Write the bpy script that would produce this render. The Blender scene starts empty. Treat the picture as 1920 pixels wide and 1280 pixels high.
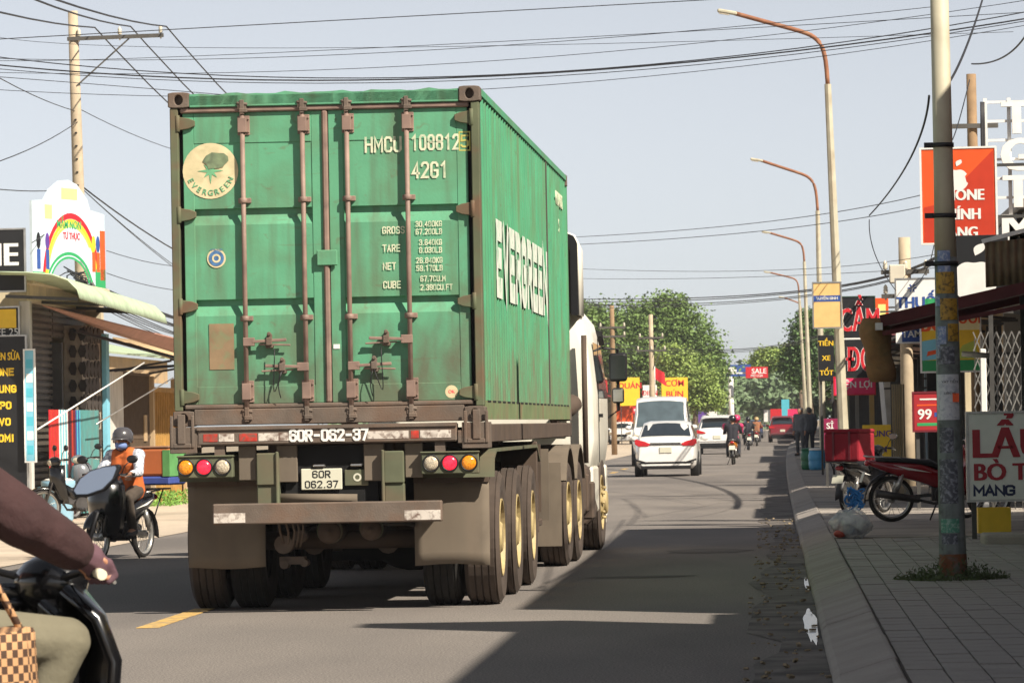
import bpy, bmesh, math, random
import numpy as np
from mathutils import Matrix, Vector, Euler
random.seed(7); RNG = np.random.default_rng(7)
PI = math.pi; rad = math.radians
SC = bpy.context.scene
COL = SC.collection
# ---------------------------------------------------------------- camera
cd = bpy.data.cameras.new('camera'); cam = bpy.data.objects.new('camera', cd); COL.objects.link(cam)
cd.sensor_width = 36.0; cd.lens = 149.25; cd.clip_start = 0.5; cd.clip_end = 6000
cam.location = (0, 0, 1.435)
cam.rotation_euler = (Matrix.Rotation(0.0607457, 4, 'Z') @ Matrix.Rotation(PI/2 + 0.0195829, 4, 'X') @ Matrix.Rotation(-rad(1.05), 4, 'Z')).to_euler()
cd.dof.use_dof = True; cd.dof.focus_distance = 34.0; cd.dof.aperture_fstop = 20.0
SC.camera = cam
# ---------------------------------------------------------------- sky, sun, exposure
SUN_EL, SUN_AZ = 42.0, 40.0        # azimuth: degrees from +X (right) towards -Y (behind the camera)
w = bpy.data.worlds.new('World'); SC.world = w; w.use_nodes = True
nt = w.node_tree; nt.nodes.clear()
sky = nt.nodes.new('ShaderNodeTexSky'); sky.sky_type = 'NISHITA'; sky.sun_disc = False
sky.sun_elevation = rad(SUN_EL); sky.altitude = 0; sky.air_density = 0.6; sky.dust_density = 0.38; sky.ozone_density = 3.0
sky.sun_rotation = rad(90 + SUN_AZ)
hs = nt.nodes.new('ShaderNodeHueSaturation'); hs.inputs['Saturation'].default_value = 0.27; hs.inputs['Value'].default_value = 1.0
bg = nt.nodes.new('ShaderNodeBackground'); bg.inputs['Strength'].default_value = 0.073
wo = nt.nodes.new('ShaderNodeOutputWorld')
nt.links.new(sky.outputs[0], hs.inputs['Color']); nt.links.new(hs.outputs[0], bg.inputs[0]); nt.links.new(bg.outputs[0], wo.inputs[0])
sl = bpy.data.lights.new('sun', 'SUN'); sun = bpy.data.objects.new('sun', sl); COL.objects.link(sun)
sl.energy = 5.0; sl.angle = rad(0.6); sl.color = (1.0, 0.91, 0.78)
ce = math.cos(rad(SUN_EL))
SDIR = Vector((ce*math.cos(rad(SUN_AZ)), -ce*math.sin(rad(SUN_AZ)), math.sin(rad(SUN_EL))))
sun.rotation_euler = SDIR.to_track_quat('Z', 'Y').to_euler(); sun.location = (20, -20, 30)
SC.view_settings.view_transform = 'Standard'; SC.view_settings.look = 'None'
SC.view_settings.exposure = 0.68; SC.view_settings.gamma = 1.0; SC.view_settings.use_curve_mapping = False
SC.cycles.max_bounces = 6; SC.cycles.transparent_max_bounces = 6

# ---------------------------------------------------------------- materials
def lin(h):
    if not isinstance(h, str): return tuple(h)
    h = h.lstrip('#'); r = []
    for i in (0, 2, 4):
        c = int(h[i:i+2], 16)/255; r.append(c/12.92 if c <= .04045 else ((c+.055)/1.055)**2.4)
    return tuple(r)
MATS = {}
def mk(name, col, rough=.6, metal=0., var=.18, scale=6., dirt=None, damt=.5, dscale=2.5, bump=0., bscale=60., streak=None, samt=.5, emit=0., coat=0., grime=None, rust=None, alpha=1., trans=0., spec=.5, sx=(9, 9, .7)):
    """paint / metal / plaster: base colour + broad variation + dirt patches + vertical streaks + fine relief"""
    if name in MATS: return MATS[name]
    m = bpy.data.materials.new(name); m.use_nodes = True; N = m.node_tree; n = N.nodes; l = N.links
    b = n['Principled BSDF']; col = lin(col)
    tc = n.new('ShaderNodeTexCoord')
    def noise(sc, det=6, mapping=None, dist=0.):
        t = n.new('ShaderNodeTexNoise'); t.inputs['Scale'].default_value = sc; t.inputs['Detail'].default_value = det; t.inputs['Distortion'].default_value = dist
        if mapping:
            mp = n.new('ShaderNodeMapping'); mp.inputs['Scale'].default_value = mapping; l.new(tc.outputs['Object'], mp.inputs[0]); l.new(mp.outputs[0], t.inputs['Vector'])
        else: l.new(tc.outputs['Object'], t.inputs['Vector'])
        return t
    def ramp(src, a, c):
        r = n.new('ShaderNodeMapRange'); r.inputs[1].default_value = a; r.inputs[2].default_value = c; l.new(src, r.inputs[0]); return r.outputs[0]
    def mix(fac, A, B):
        x = n.new('ShaderNodeMix'); x.data_type = 'RGBA'; x.clamp_factor = True
        if isinstance(fac, float): x.inputs[0].default_value = fac
        else: l.new(fac, x.inputs[0])
        for s, v in ((6, A), (7, B)):
            if isinstance(v, tuple): x.inputs[s].default_value = (*v, 1)
            else: l.new(v, x.inputs[s])
        return x.outputs[2]
    cur = col
    if var > 0:
        t = noise(scale)
        cur = mix(ramp(t.outputs[0], .3, .7), tuple(c*(1-var) for c in col), tuple(min(1, c*(1+var)) for c in col))
    def mul(a, k):
        x = n.new('ShaderNodeMath'); x.operation = 'MULTIPLY'; l.new(a, x.inputs[0]); x.inputs[1].default_value = k; return x.outputs[0]
    if dirt is not None:
        t = noise(dscale, 9, None, .6); cur = mix(mul(ramp(t.outputs[0], .46, .68), damt), cur, lin(dirt))
    if streak is not None:
        t = noise(1.0, 5, sx); cur = mix(mul(ramp(t.outputs[0], .5, .72), samt), cur, lin(streak))
    if rust is not None:      # small scattered rust spots and scrapes
        t = noise(9., 10, None, 1.2); cur = mix(mul(ramp(t.outputs[0], .64, .72), .32), cur, lin(rust))
        t = noise(1., 8, (2.2, 2.2, 26.), .4); cur = mix(mul(ramp(t.outputs[0], .64, .72), .22), cur, lin(rust))
    if grime is not None:     # road spray caked on the lower part
        t = noise(4.5, 8, (1, 1, .5), .8); sp = n.new('ShaderNodeSeparateXYZ'); l.new(tc.outputs['Object'], sp.inputs[0])
        q = n.new('ShaderNodeMath'); q.operation = 'MULTIPLY_ADD'; l.new(sp.outputs[2], q.inputs[0]); q.inputs[1].default_value = -.42; l.new(t.outputs[0], q.inputs[2])
        cur = mix(mul(ramp(q.outputs[0], .12, .52), .8), cur, lin(grime))
    if isinstance(cur, tuple): b.inputs['Base Color'].default_value = (*cur, 1)
    else: l.new(cur, b.inputs['Base Color'])
    b.inputs['Roughness'].default_value = rough; b.inputs['Metallic'].default_value = metal
    b.inputs['Specular IOR Level'].default_value = spec
    if coat: b.inputs['Coat Weight'].default_value = coat; b.inputs['Coat Roughness'].default_value = .08
    if alpha < 1: b.inputs['Alpha'].default_value = alpha
    if trans: b.inputs['Transmission Weight'].default_value = trans
    if emit:
        b.inputs['Emission Color'].default_value = (*col, 1); b.inputs['Emission Strength'].default_value = emit
    if bump:
        t = noise(bscale, 4); bp = n.new('ShaderNodeBump'); bp.inputs['Strength'].default_value = bump; bp.inputs['Distance'].default_value = .02
        l.new(t.outputs[0], bp.inputs['Height']); l.new(bp.outputs[0], b.inputs['Normal'])
    MATS[name] = m; return m

# ---------------------------------------------------------------- mesh builder
class MB:
    def __init__(s): s.v = []; s.f = []; s.s = []
    def add(s, vs, fs, smooth=False):
        o = len(s.v); s.v += [tuple(p) for p in vs]; s.f += [tuple(i+o for i in f) for f in fs]; s.s += [smooth]*len(fs); return s
    def box(s, x0, x1, y0, y1, z0, z1):
        return s.add([(x0,y0,z0),(x1,y0,z0),(x1,y1,z0),(x0,y1,z0),(x0,y0,z1),(x1,y0,z1),(x1,y1,z1),(x0,y1,z1)],
                     [(0,3,2,1),(4,5,6,7),(0,1,5,4),(1,2,6,5),(2,3,7,6),(3,0,4,7)])
    def obox(s, c, d, R=None):
        R = R or Matrix.Identity(3); c = Vector(c); vs = []
        for z in (-.5, .5):
            for x, y in ((-.5,-.5),(.5,-.5),(.5,.5),(-.5,.5)): vs.append(c + R @ Vector((x*d[0], y*d[1], z*d[2])))
        return s.add(vs, [(0,3,2,1),(4,5,6,7),(0,1,5,4),(1,2,6,5),(2,3,7,6),(3,0,4,7)])
    def bar(s, p0, p1, a, b, up=(0,0,1)):
        p0 = Vector(p0); p1 = Vector(p1); d = (p1-p0); L = d.length; d.normalize(); u = Vector(up)
        if abs(d.dot(u)) > .98: u = Vector((0,1,0))
        x = d.cross(u).normalized(); z = x.cross(d).normalized()
        R = Matrix((x, d, z)).transposed(); return s.obox((p0+p1)/2, (a, L, b), R)
    def ring(s, c, d, r, n, rot=0.):
        d = Vector(d).normalized(); u = Vector((0,0,1)) if abs(d.z) < .9 else Vector((0,1,0))
        x = d.cross(u).normalized(); y = d.cross(x).normalized(); c = Vector(c)
        return [c + x*(r*math.cos(rot+2*PI*i/n)) + y*(r*math.sin(rot+2*PI*i/n)) for i in range(n)]
    def loft(s, rings, caps=True, smooth=True, closed=True):
        n = len(rings[0]); vs = [p for r in rings for p in r]; fs = []
        for k in range(len(rings)-1):
            for i in range(n if closed else n-1):
                j = (i+1) % n; fs.append((k*n+i, k*n+j, (k+1)*n+j, (k+1)*n+i))
        s.add(vs, fs, smooth)
        if caps and closed:
            o = len(s.v)-len(vs); s.f.append(tuple(o+i for i in range(n))[::-1]); s.s.append(False)
            s.f.append(tuple(o+(len(rings)-1)*n+i for i in range(n))); s.s.append(False)
        return s
    def cyl(s, p0, p1, r0, r1=None, n=12, caps=True, smooth=True):
        r1 = r0 if r1 is None else r1; d = Vector(p1)-Vector(p0)
        return s.loft([s.ring(p0, d, r0, n), s.ring(p1, d, r1, n)], caps, smooth)
    def lathe(s, c, ax, prof, n=20, smooth=True, caps=True):
        ax = Vector(ax).normalized(); c = Vector(c)
        return s.loft([s.ring(c+ax*h, ax, max(r, .0005), n) for r, h in prof], caps, smooth)
    def tube(s, pts, r, n=6, caps=True):
        pts = [Vector(p) for p in pts]; rs = r if isinstance(r, (list, tuple)) else [r]*len(pts); rings = []
        for i, p in enumerate(pts):
            d = (pts[min(i+1, len(pts)-1)]-pts[max(i-1, 0)]); rings.append(s.ring(p, d, rs[i], n))
        return s.loft(rings, caps, True)
    def ell(s, c, r, n=12, m=8, R=None):
        c = Vector(c); rings = []
        if not isinstance(r, (tuple, list)): r = (r, r, r)
        for k in range(m+1):
            a = -PI/2+PI*k/m; a = max(-PI/2+.02, min(PI/2-.02, a)); ring = []
            for i in range(n):
                t = 2*PI*i/n; p = Vector((r[0]*math.cos(a)*math.cos(t), r[1]*math.cos(a)*math.sin(t), r[2]*math.sin(a)))
                ring.append(c + (R @ p if R else p))
            rings.append(ring)
        return s.loft(rings, True, True)
    def cap(s, p0, p1, r0, r1=None, n=10):
        r1 = r0 if r1 is None else r1; p0 = Vector(p0); p1 = Vector(p1); d = p1-p0
        if d.length < 1e-5: return s.ell(p0, r0, n, 6)
        d.normalize(); rg = []
        for a in (-80, -45, -10): rg.append(s.ring(p0+d*r0*math.sin(rad(a)), d, r0*math.cos(rad(a)), n))
        for a in (10, 45, 80): rg.append(s.ring(p1+d*r1*math.sin(rad(a)), d, r1*math.cos(rad(a)), n))
        return s.loft(rg, True, True)
    def prism(s, poly, a0, a1, axis='y'):
        """2-D polygon swept along an axis; axis y: (x,z), axis x: (y,z), axis z: (x,y)"""
        def P(p, a): return {'y': (p[0], a, p[1]), 'x': (a, p[0], p[1]), 'z': (p[0], p[1], a)}[axis]
        n = len(poly); vs = [P(p, a0) for p in poly]+[P(p, a1) for p in poly]
        fs = [tuple(range(n)), tuple(range(2*n-1, n-1, -1))]+[(i, i+n, (i+1) % n+n, (i+1) % n) for i in range(n)]
        return s.add(vs, fs)
    def sheet(s, rows, smooth=True, thick=0.):
        n = len(rows[0]); vs = [p for r in rows for p in r]
        fs = [(k*n+i, k*n+i+1, (k+1)*n+i+1, (k+1)*n+i) for k in range(len(rows)-1) for i in range(n-1)]
        return s.add(vs, fs, smooth)
    def xf(s, M):
        s.v = [tuple(M @ Vector(p)) for p in s.v]; return s
    def mesh(s, name):
        me = bpy.data.meshes.new(name); me.from_pydata(s.v, [], s.f)
        bm = bmesh.new(); bm.from_mesh(me); bmesh.ops.recalc_face_normals(bm, faces=bm.faces); bm.to_mesh(me); bm.free()
        me.polygons.foreach_set('use_smooth', s.s); return me
    def build(s, name, mat, parent=None, bev=0., seg=1, thick=0., loc=None, rot=None, remesh=0., smooth_it=0, sub=0):
        me = s.mesh(name); me.materials.append(mat if not isinstance(mat, str) else MATS[mat])
        return put(me, name, parent, bev, seg, thick, loc, rot, remesh, smooth_it, sub)
def put(me, name, parent=None, bev=0., seg=1, thick=0., loc=None, rot=None, remesh=0., smooth_it=0, sub=0):
    o = bpy.data.objects.new(name, me); COL.objects.link(o)
    if parent: o.parent = parent
    if loc: o.location = loc
    if rot: o.rotation_euler = rot
    if thick: m = o.modifiers.new('s', 'SOLIDIFY'); m.thickness = thick; m.offset = 0
    if remesh:
        m = o.modifiers.new('r', 'REMESH'); m.mode = 'VOXEL'; m.voxel_size = remesh; m.use_smooth_shade = True
        if smooth_it: m = o.modifiers.new('sm', 'SMOOTH'); m.iterations = smooth_it; m.factor = .5
    if bev: m = o.modifiers.new('b', 'BEVEL'); m.width = bev; m.segments = seg; m.limit_method = 'ANGLE'; m.angle_limit = rad(40)
    if sub: m = o.modifiers.new('sub', 'SUBSURF'); m.levels = sub; m.render_levels = sub
    return o
def tag(o, label, cat, group=None, kind=None):
    if label: o['label'] = label
    if cat: o['category'] = cat
    if group: o['group'] = group
    if kind: o['kind'] = kind
    return o
def thing(name, label, cat, loc=(0,0,0), rz=0., group=None):
    o = bpy.data.objects.new(name, None); COL.objects.link(o); o.location = loc; o.rotation_euler = (0, 0, rz); o.empty_display_size = .1
    return tag(o, label, cat, group)
def struct(name, mb, mat): return tag(mb.build(name, mat), None, None, None, 'structure')
def copy_tree(o, parent=None):
    c = o.copy(); COL.objects.link(c); c.parent = parent
    for ch in list(o.children): copy_tree(ch, c)
    return c
def dup(root, loc, rz, label, group=None):
    c = copy_tree(root); c.location = loc; c.rotation_euler = (0, 0, rz); c['label'] = label
    if group: c['group'] = group
    return c
def txt(s, size, mat, parent, loc, rot=(PI/2, 0, 0), bold=0., sx=1., ext=.002, al='CENTER', name='lettering', shear=0., sp=1.):
    cu = bpy.data.curves.new('t', 'FONT'); cu.body = s; cu.size = size; cu.align_x = al; cu.align_y = 'CENTER'; cu.extrude = ext; cu.offset = min(bold, .008)*size; cu.shear = shear; cu.space_character = sp
    cu.resolution_u = 3
    ob = bpy.data.objects.new('t', cu); COL.objects.link(ob); bpy.context.view_layer.update()
    dg = bpy.context.evaluated_depsgraph_get(); me = bpy.data.meshes.new_from_object(ob.evaluated_get(dg)); bpy.data.objects.remove(ob); bpy.data.curves.remove(cu)
    if bold > .008:      # heavier strokes: the glyphs thickened sideways
        bm = bmesh.new(); bm.from_mesh(me); geo = bm.verts[:]+bm.edges[:]+bm.faces[:]; d = (bold-.004)*size*1.15
        for q, k in enumerate((-1, 1, -.5, .5)):
            r = bmesh.ops.duplicate(bm, geom=geo); bmesh.ops.translate(bm, vec=(k*d, 0, -.0003*(q+1)), verts=[v for v in r['geom'] if isinstance(v, bmesh.types.BMVert)])
        bm.to_mesh(me); bm.free()
    me.name = name; me.materials.clear(); me.materials.append(mat)
    o = put(me, name, parent, loc=loc, rot=rot); o.scale = (sx, 1, 1); return o
# block capitals drawn as mitred strokes, for stencils, plates and heavy signs
_o = [(.25,0),(.75,0),(1,.13),(1,.87),(.75,1),(.25,1),(0,.87),(0,.13),(.25,0)]
GL = {'0': [_o], 'O': [_o], 'C': [[(1,.76),(1,.87),(.75,1),(.25,1),(0,.87),(0,.13),(.25,0),(.75,0),(1,.13),(1,.24)]], 'G': [[(1,.78),(1,.87),(.75,1),(.25,1),(0,.87),(0,.13),(.25,0),(.75,0),(1,.13),(1,.46),(.55,.46)]],
 '1': [[(.2,.8),(.6,1),(.6,0)]], '2': [[(0,.8),(0,.88),(.25,1),(.75,1),(1,.88),(1,.66),(0,.0),(1,0)]], '3': [[(0,.82),(0,.88),(.25,1),(.75,1),(1,.88),(1,.62),(.8,.52),(.35,.52)],[(.8,.52),(1,.4),(1,.13),(.75,0),(.25,0),(0,.13),(0,.2)]],
 '4': [[(.75,0),(.75,1),(0,.28),(1,.28)]], '5': [[(.95,1),(.05,1),(.02,.55),(.7,.6),(1,.48),(1,.13),(.75,0),(.25,0),(0,.13)]], '6': [[(1,.86),(.75,1),(.25,1),(0,.87),(0,.13),(.25,0),(.75,0),(1,.13),(1,.42),(.75,.55),(0,.55)]],
 '7': [[(0,1),(1,1),(.35,0)]], '8': [[(.25,.53),(0,.64),(0,.88),(.25,1),(.75,1),(1,.88),(1,.64),(.75,.53),(.25,.53),(0,.42),(0,.13),(.25,0),(.75,0),(1,.13),(1,.42),(.75,.53)]], '9': [[(0,.14),(.25,0),(.75,0),(1,.13),(1,.87),(.75,1),(.25,1),(0,.87),(0,.58),(.25,.45),(1,.45)]],
 'A': [[(0,0),(.5,1),(1,0)],[(.2,.33),(.8,.33)]], 'B': [[(0,.53),(.75,.53),(.97,.64),(.97,.88),(.75,1),(0,1),(0,0),(.75,0),(1,.12),(1,.42),(.75,.53)]], 'D': [[(0,0),(0,1),(.7,1),(1,.85),(1,.15),(.7,0),(0,0)]], 'E': [[(1,1),(0,1),(0,0),(1,0)],[(0,.52),(.85,.52)]], 'F': [[(1,1),(0,1),(0,0)],[(0,.52),(.85,.52)]],
 'H': [[(0,0),(0,1)],[(1,0),(1,1)],[(0,.52),(1,.52)]], 'I': [[(.5,0),(.5,1)]], 'J': [[(1,1),(1,.13),(.75,0),(.25,0),(0,.13)]], 'K': [[(0,0),(0,1)],[(1,1),(.12,.46)],[(.35,.6),(1,0)]], 'L': [[(0,1),(0,0),(1,0)]], 'M': [[(0,0),(0,1),(.5,.35),(1,1),(1,0)]], 'N': [[(0,0),(0,1),(1,0),(1,1)]], 'P': [[(0,0),(0,1),(.75,1),(1,.88),(1,.58),(.75,.46),(0,.46)]], 'R': [[(0,0),(0,1),(.75,1),(1,.88),(1,.6),(.75,.48),(0,.48)],[(.5,.48),(1,0)]],
 'S': [[(1,.8),(1,.88),(.75,1),(.25,1),(0,.88),(0,.64),(.25,.54),(.75,.48),(1,.38),(1,.12),(.75,0),(.25,0),(0,.12),(0,.2)]], 'T': [[(0,1),(1,1)],[(.5,1),(.5,0)]], 'U': [[(0,1),(0,.13),(.25,0),(.75,0),(1,.13),(1,1)]], 'V': [[(0,1),(.5,0),(1,1)]], 'X': [[(0,0),(1,1)],[(0,1),(1,0)]], 'Y': [[(0,1),(.5,.5),(1,1)],[(.5,.5),(.5,0)]], '.': [[(.4,0),(.6,0)]], '-': [[(.15,.48),(.85,.48)]], ' ': []}
def stk(s, h, mat, parent, loc, rot=(PI/2, 0, 0), w=.5, sw=.15, gap=.28, al='CENTER', name='lettering'):
    adv = []; x = 0.; ww = w*h; g_ = gap*h
    for ch in s: cw = ww*(.35 if ch in '.I' else (1.15 if ch == 'M' else 1)); adv.append((ch, x, cw)); x += cw+g_
    tot = x-g_; x0 = {'CENTER': -tot/2, 'LEFT': 0, 'RIGHT': -tot}[al]; m = MB(); t = sw*h/2; q = 0
    for ch, px, cw in adv:
        for pl in GL.get(ch, []):
            closed = pl[0] == pl[-1] and len(pl) > 3; P = [Vector((x0+px+u*cw if ch not in '.I' else x0+px+cw/2+(u-.5)*ww*.4, (v-.5)*(h-2*t), 0)) for u, v in pl]
            if closed: P = P[:-1]
            n = len(P); L = []; R = []
            for i in range(n):
                a = P[i]-P[(i-1) % n] if (closed or i) else P[1]-P[0]; b = P[(i+1) % n]-P[i] if (closed or i < n-1) else P[n-1]-P[n-2]
                a = a.normalized(); b = b.normalized(); na = Vector((-a.y, a.x, 0)); nb = Vector((-b.y, b.x, 0)); mm = (na+nb); mm = mm.normalized() if mm.length > .05 else nb; k = t/max(.45, mm.dot(na))
                e = Vector((0,0,0))
                if not closed and i == 0: e = -b*t*.95
                if not closed and i == n-1: e = a*t*.95
                z = Vector((0,0,.00025*(q % 4))); L.append(P[i]+mm*k+e+z); R.append(P[i]-mm*k+e+z)
            q += 1
            if closed: L.append(L[0]); R.append(R[0])
            m.sheet([L, R], False)
    return m.build(name, mat, parent, loc=loc, rot=rot)
def rz_(a): return Matrix.Rotation(a, 4, 'Z')
# ================================================================ the setting
def ground_mat(name, col, col2, sc1, rough, patch=None, pamt=.5, psc=.25, fine=180., famt=.35, bump=.25, sy=(1,1,1)):
    m = bpy.data.materials.new(name); m.use_nodes = True; N = m.node_tree; n = N.nodes; l = N.links; b = n['Principled BSDF']
    tc = n.new('ShaderNodeTexCoord'); mp = n.new('ShaderNodeMapping'); mp.inputs['Scale'].default_value = sy; l.new(tc.outputs['Object'], mp.inputs[0])
    def noise(s, d, src): t = n.new('ShaderNodeTexNoise'); t.inputs['Scale'].default_value = s; t.inputs['Detail'].default_value = d; l.new(src, t.inputs['Vector']); return t.outputs[0]
    def rng(a, lo, hi, o0=0., o1=1.): r = n.new('ShaderNodeMapRange'); r.inputs[1].default_value = lo; r.inputs[2].default_value = hi; r.inputs[3].default_value = o0; r.inputs[4].default_value = o1; l.new(a, r.inputs[0]); return r.outputs[0]
    def mix(f, A, B, bl='MIX'):
        x = n.new('ShaderNodeMix'); x.data_type = 'RGBA'; x.blend_type = bl; l.new(f, x.inputs[0]) if not isinstance(f, float) else setattr(x.inputs[0], 'default_value', f)
        for k, v in ((6, A), (7, B)):
            if isinstance(v, tuple): x.inputs[k].default_value = (*v, 1)
            else: l.new(v, x.inputs[k])
        return x.outputs[2]
    c = mix(rng(noise(sc1, 8, mp.outputs[0]), .35, .65), lin(col), lin(col2))
    if patch: c = mix(rng(noise(psc, 5, mp.outputs[0]), .52, .62, 0, pamt), c, lin(patch))
    f = noise(fine, 3, tc.outputs['Object'])
    c = mix(famt, c, mix(1.0, c, rngc(N, f), 'MULTIPLY'))
    l.new(c, b.inputs['Base Color']); b.inputs['Roughness'].default_value = rough; b.inputs['Specular IOR Level'].default_value = .3
    bp = n.new('ShaderNodeBump'); bp.inputs['Strength'].default_value = bump; bp.inputs['Distance'].default_value = .01; l.new(f, bp.inputs['Height']); l.new(bp.outputs[0], b.inputs['Normal'])
    MATS[name] = m; return m
def rngc(N, src):
    r = N.nodes.new('ShaderNodeValToRGB'); r.color_ramp.elements[0].position = .35; r.color_ramp.elements[0].color = (.35,.35,.35,1); r.color_ramp.elements[1].position = .65; r.color_ramp.elements[1].color = (1.5,1.5,1.5,1)
    N.links.new(src, r.inputs[0]); return r.outputs[0]
M_asphalt = ground_mat('asphalt', '#76706b', '#847d76', .6, .85, '#66615d', .7, .22, 70., .75, .4, (1, .3, 1))
M_earth = ground_mat('earth', '#8d8270', '#a3947d', .8, .95)
M_apron = ground_mat('apron_concrete', '#b9aa97', '#cbbba6', .9, .9, '#998b7a', .6, .5)
M_walk = ground_mat('sidewalk_concrete', '#9b938a', '#aca398', 1.2, .85, '#6c6864', .6, .7)
M_kerb = ground_mat('kerb_concrete', '#968f88', '#a19a92', 2.2, .85, '#847d76', .5, 1.2)
M_tile = ground_mat('paver_concrete', '#98928c', '#a49e97', 1.7, .8, '#85807a', .6, .9, 120., .35, .2)
M_gutter = ground_mat('gutter_dirt', '#57514b', '#77706a', 2.6, .8, '#3c3733', .8, 1.6)
g = MB().add([(-3000,-60,-.03),(3000,-60,-.03),(3000,5000,-.03),(-3000,5000,-.03)], [(0,1,2,3)]); struct('ground', g, M_earth)
XL, XK0, XK1 = -8.3, .30, .64
def OFF(y): return ((y-60)/216)**2 if y > 60 else 0.
YS = [-40, 60]+list(range(75, 300, 15))+list(range(300, 900, 40))
def strip(x0, x1, z, ya=-40, yb=900): return MB().sheet([[(x+OFF(y), y, z) for y in YS if ya <= y <= yb] for x in (x0, x1)], False)
road = struct('road', strip(XL, XK0+.02, 0), M_asphalt)
M_yel = mk('worn_yellow_paint', '#c9a45c', .8, var=.35, scale=14, dirt='#7d7771', damt=.75, dscale=7)
for k in range(16):
    y0 = 30.6 - 12 + k*9.0 - 3.0*(k > 99)
    if k == 0: continue
    MB().box(-4.66, -4.5, y0+3.2, y0+6.4, .002, .006).build('yellow_dash', M_yel, road)
# patches of newer asphalt, cracks
M_patch = ground_mat('asphalt_patch', '#5f5b58', '#6a6561', 1.2, .9)
def blob(cx, cy, rx, ry, z, n=18, j=.25):
    return [(cx+rx*math.cos(2*PI*i/n)*(1+random.uniform(-j, j)), cy+ry*math.sin(2*PI*i/n)*(1+random.uniform(-j, j)), z) for i in range(n)]
for cx, cy, rx, ry in ((-1.2,39.5,.5,.25),(-.75,47,.5,.7)):
    MB().add(blob(cx, cy, rx, ry, .004), [tuple(range(18))]).build('asphalt_patch', M_patch, road)
g = MB(); n = 120; L0 = []; L1 = []
for k in range(n+1):
    y = -5+150*k/n; L0.append((-.08+random.uniform(-.16,.13)+OFF(y), y, .004)); L1.append((XK0+.03+OFF(y), y, .006))
g.sheet([L0, L1]); struct('gutter', g, M_gutter)
# wet patches in the gutter
M_wet = mk('gutter_water', '#3a3731', .16, var=.1, spec=.8)
for cx, cy, rx, ry in ((.245,29.6,.048,2.3),(.275,37.0,.018,1.6)):
    tag(MB().add(blob(cx, cy, rx, ry, .009, 18, .2), [tuple(range(18))]).build('puddle', M_wet), None, None, None, 'structure')
M_lit = mk('gutter_litter', '#8a7b62', .9, var=.5, scale=30)
g = MB()
for k in range(230):
    x = random.uniform(-.2, .3); y = random.uniform(22, 62); s_ = random.uniform(.008, .035); a = random.uniform(0, PI); R = Matrix.Rotation(a, 3, 'Z') @ Matrix.Rotation(random.uniform(-.5,.5), 3, 'X')
    g.obox((x, y, .012+s_*.2), (s_*random.uniform(.6,1.8), s_, s_*.45), R)
tag(g.build('gutter_litter', M_lit), 'bits of dry leaves, grit and litter lying in the gutter', 'litter', None, 'stuff')
# kerb
kp = [(XK0,-.05),(XK0,.045),(XK0+.035,.075),(XK1-.03,.158),(XK1,.16),(XK1,-.05)]
YF = [66, 75]+[y for y in YS if 75 < y < 800]
kerb = struct('kerb', MB().loft([[(p[0]+OFF(y), y, p[1]) for p in kp] for y in YF], True, False), M_kerb)
k = 0; y = 14.0
while y < 65.99:
    L = min(random.uniform(2.4, 3.2), 66-y); dz = random.uniform(-.006, .006); dx = random.uniform(-.008, .008)
    MB().prism([(p[0]+dx, p[1]+dz) for p in kp], y+.006, y+L-.006, 'y').build('kerb_stone', M_kerb, kerb, bev=.01); y += L
# sidewalk: bed, paving stones near, plain beyond
walk = struct('sidewalk', MB().box(XK1, 3.6, -20, 46, -.05, .125), M_gutter)
YW = [46, 60]+[y for y in YS if 60 < y < 800]
struct('sidewalk_far', MB().loft([[(x+OFF(y), y, z) for x, z in ((XK1+.002,-.05),(3.6,-.05),(3.6,.152),(XK1+.002,.152))] for y in YW], True, False), M_walk)
TX, TY = .2, .4; tiles = []
for v in range(3):
    m = MB().box(-TX/2+.005, TX/2-.005, -TY/2+.0015, TY/2-.0015, -.04, 0); me = m.mesh('paving_stone'); me.materials.append(M_tile); tiles.append(me)
def near(x, y): return 22.4 < y < 37.2 and x < .0585*y+.22
nt_ = 0
for i in range(15):
    for j in range(64):
        x = XK1+.012+TX*(i+.5); y = 20.6+TY*(j+.5)+(.2 if i % 2 else 0)
        if not near(x, y): continue
        o = put(random.choice(tiles), 'paving_stone', walk); o.location = (x, y, .15+random.uniform(-.003,.003)); o.rotation_euler = (random.uniform(-.004,.004), random.uniform(-.012,.012), random.choice((0, PI))+random.uniform(-.004,.004)); nt_ += 1
m = MB()
for i in range(15):
    for j in range(-60, 64):
        x = XK1+.012+TX*(i+.5); y = 20.6+TY*(j+.5)+(.2 if i % 2 else 0)
        if y < 45.7 and not near(x, y): m.box(x-TX/2+.005, x+TX/2-.005, y-TY/2+.0015, y+TY/2-.0015, .11, .15+random.uniform(-.004,.004))
o = m.build('paving_stones', M_tile, walk); o['kind'] = 'stuff'
# left side of the street: pale concrete apron
rows = [[(-14.5+OFF(y), y, .006) for y in YS], [((XL if y < 120 else -6.6)+OFF(y)+.05*math.sin(y*.21), y, .006) for y in YS]]
struct('pavement', MB().sheet(rows, False), M_apron)
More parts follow.
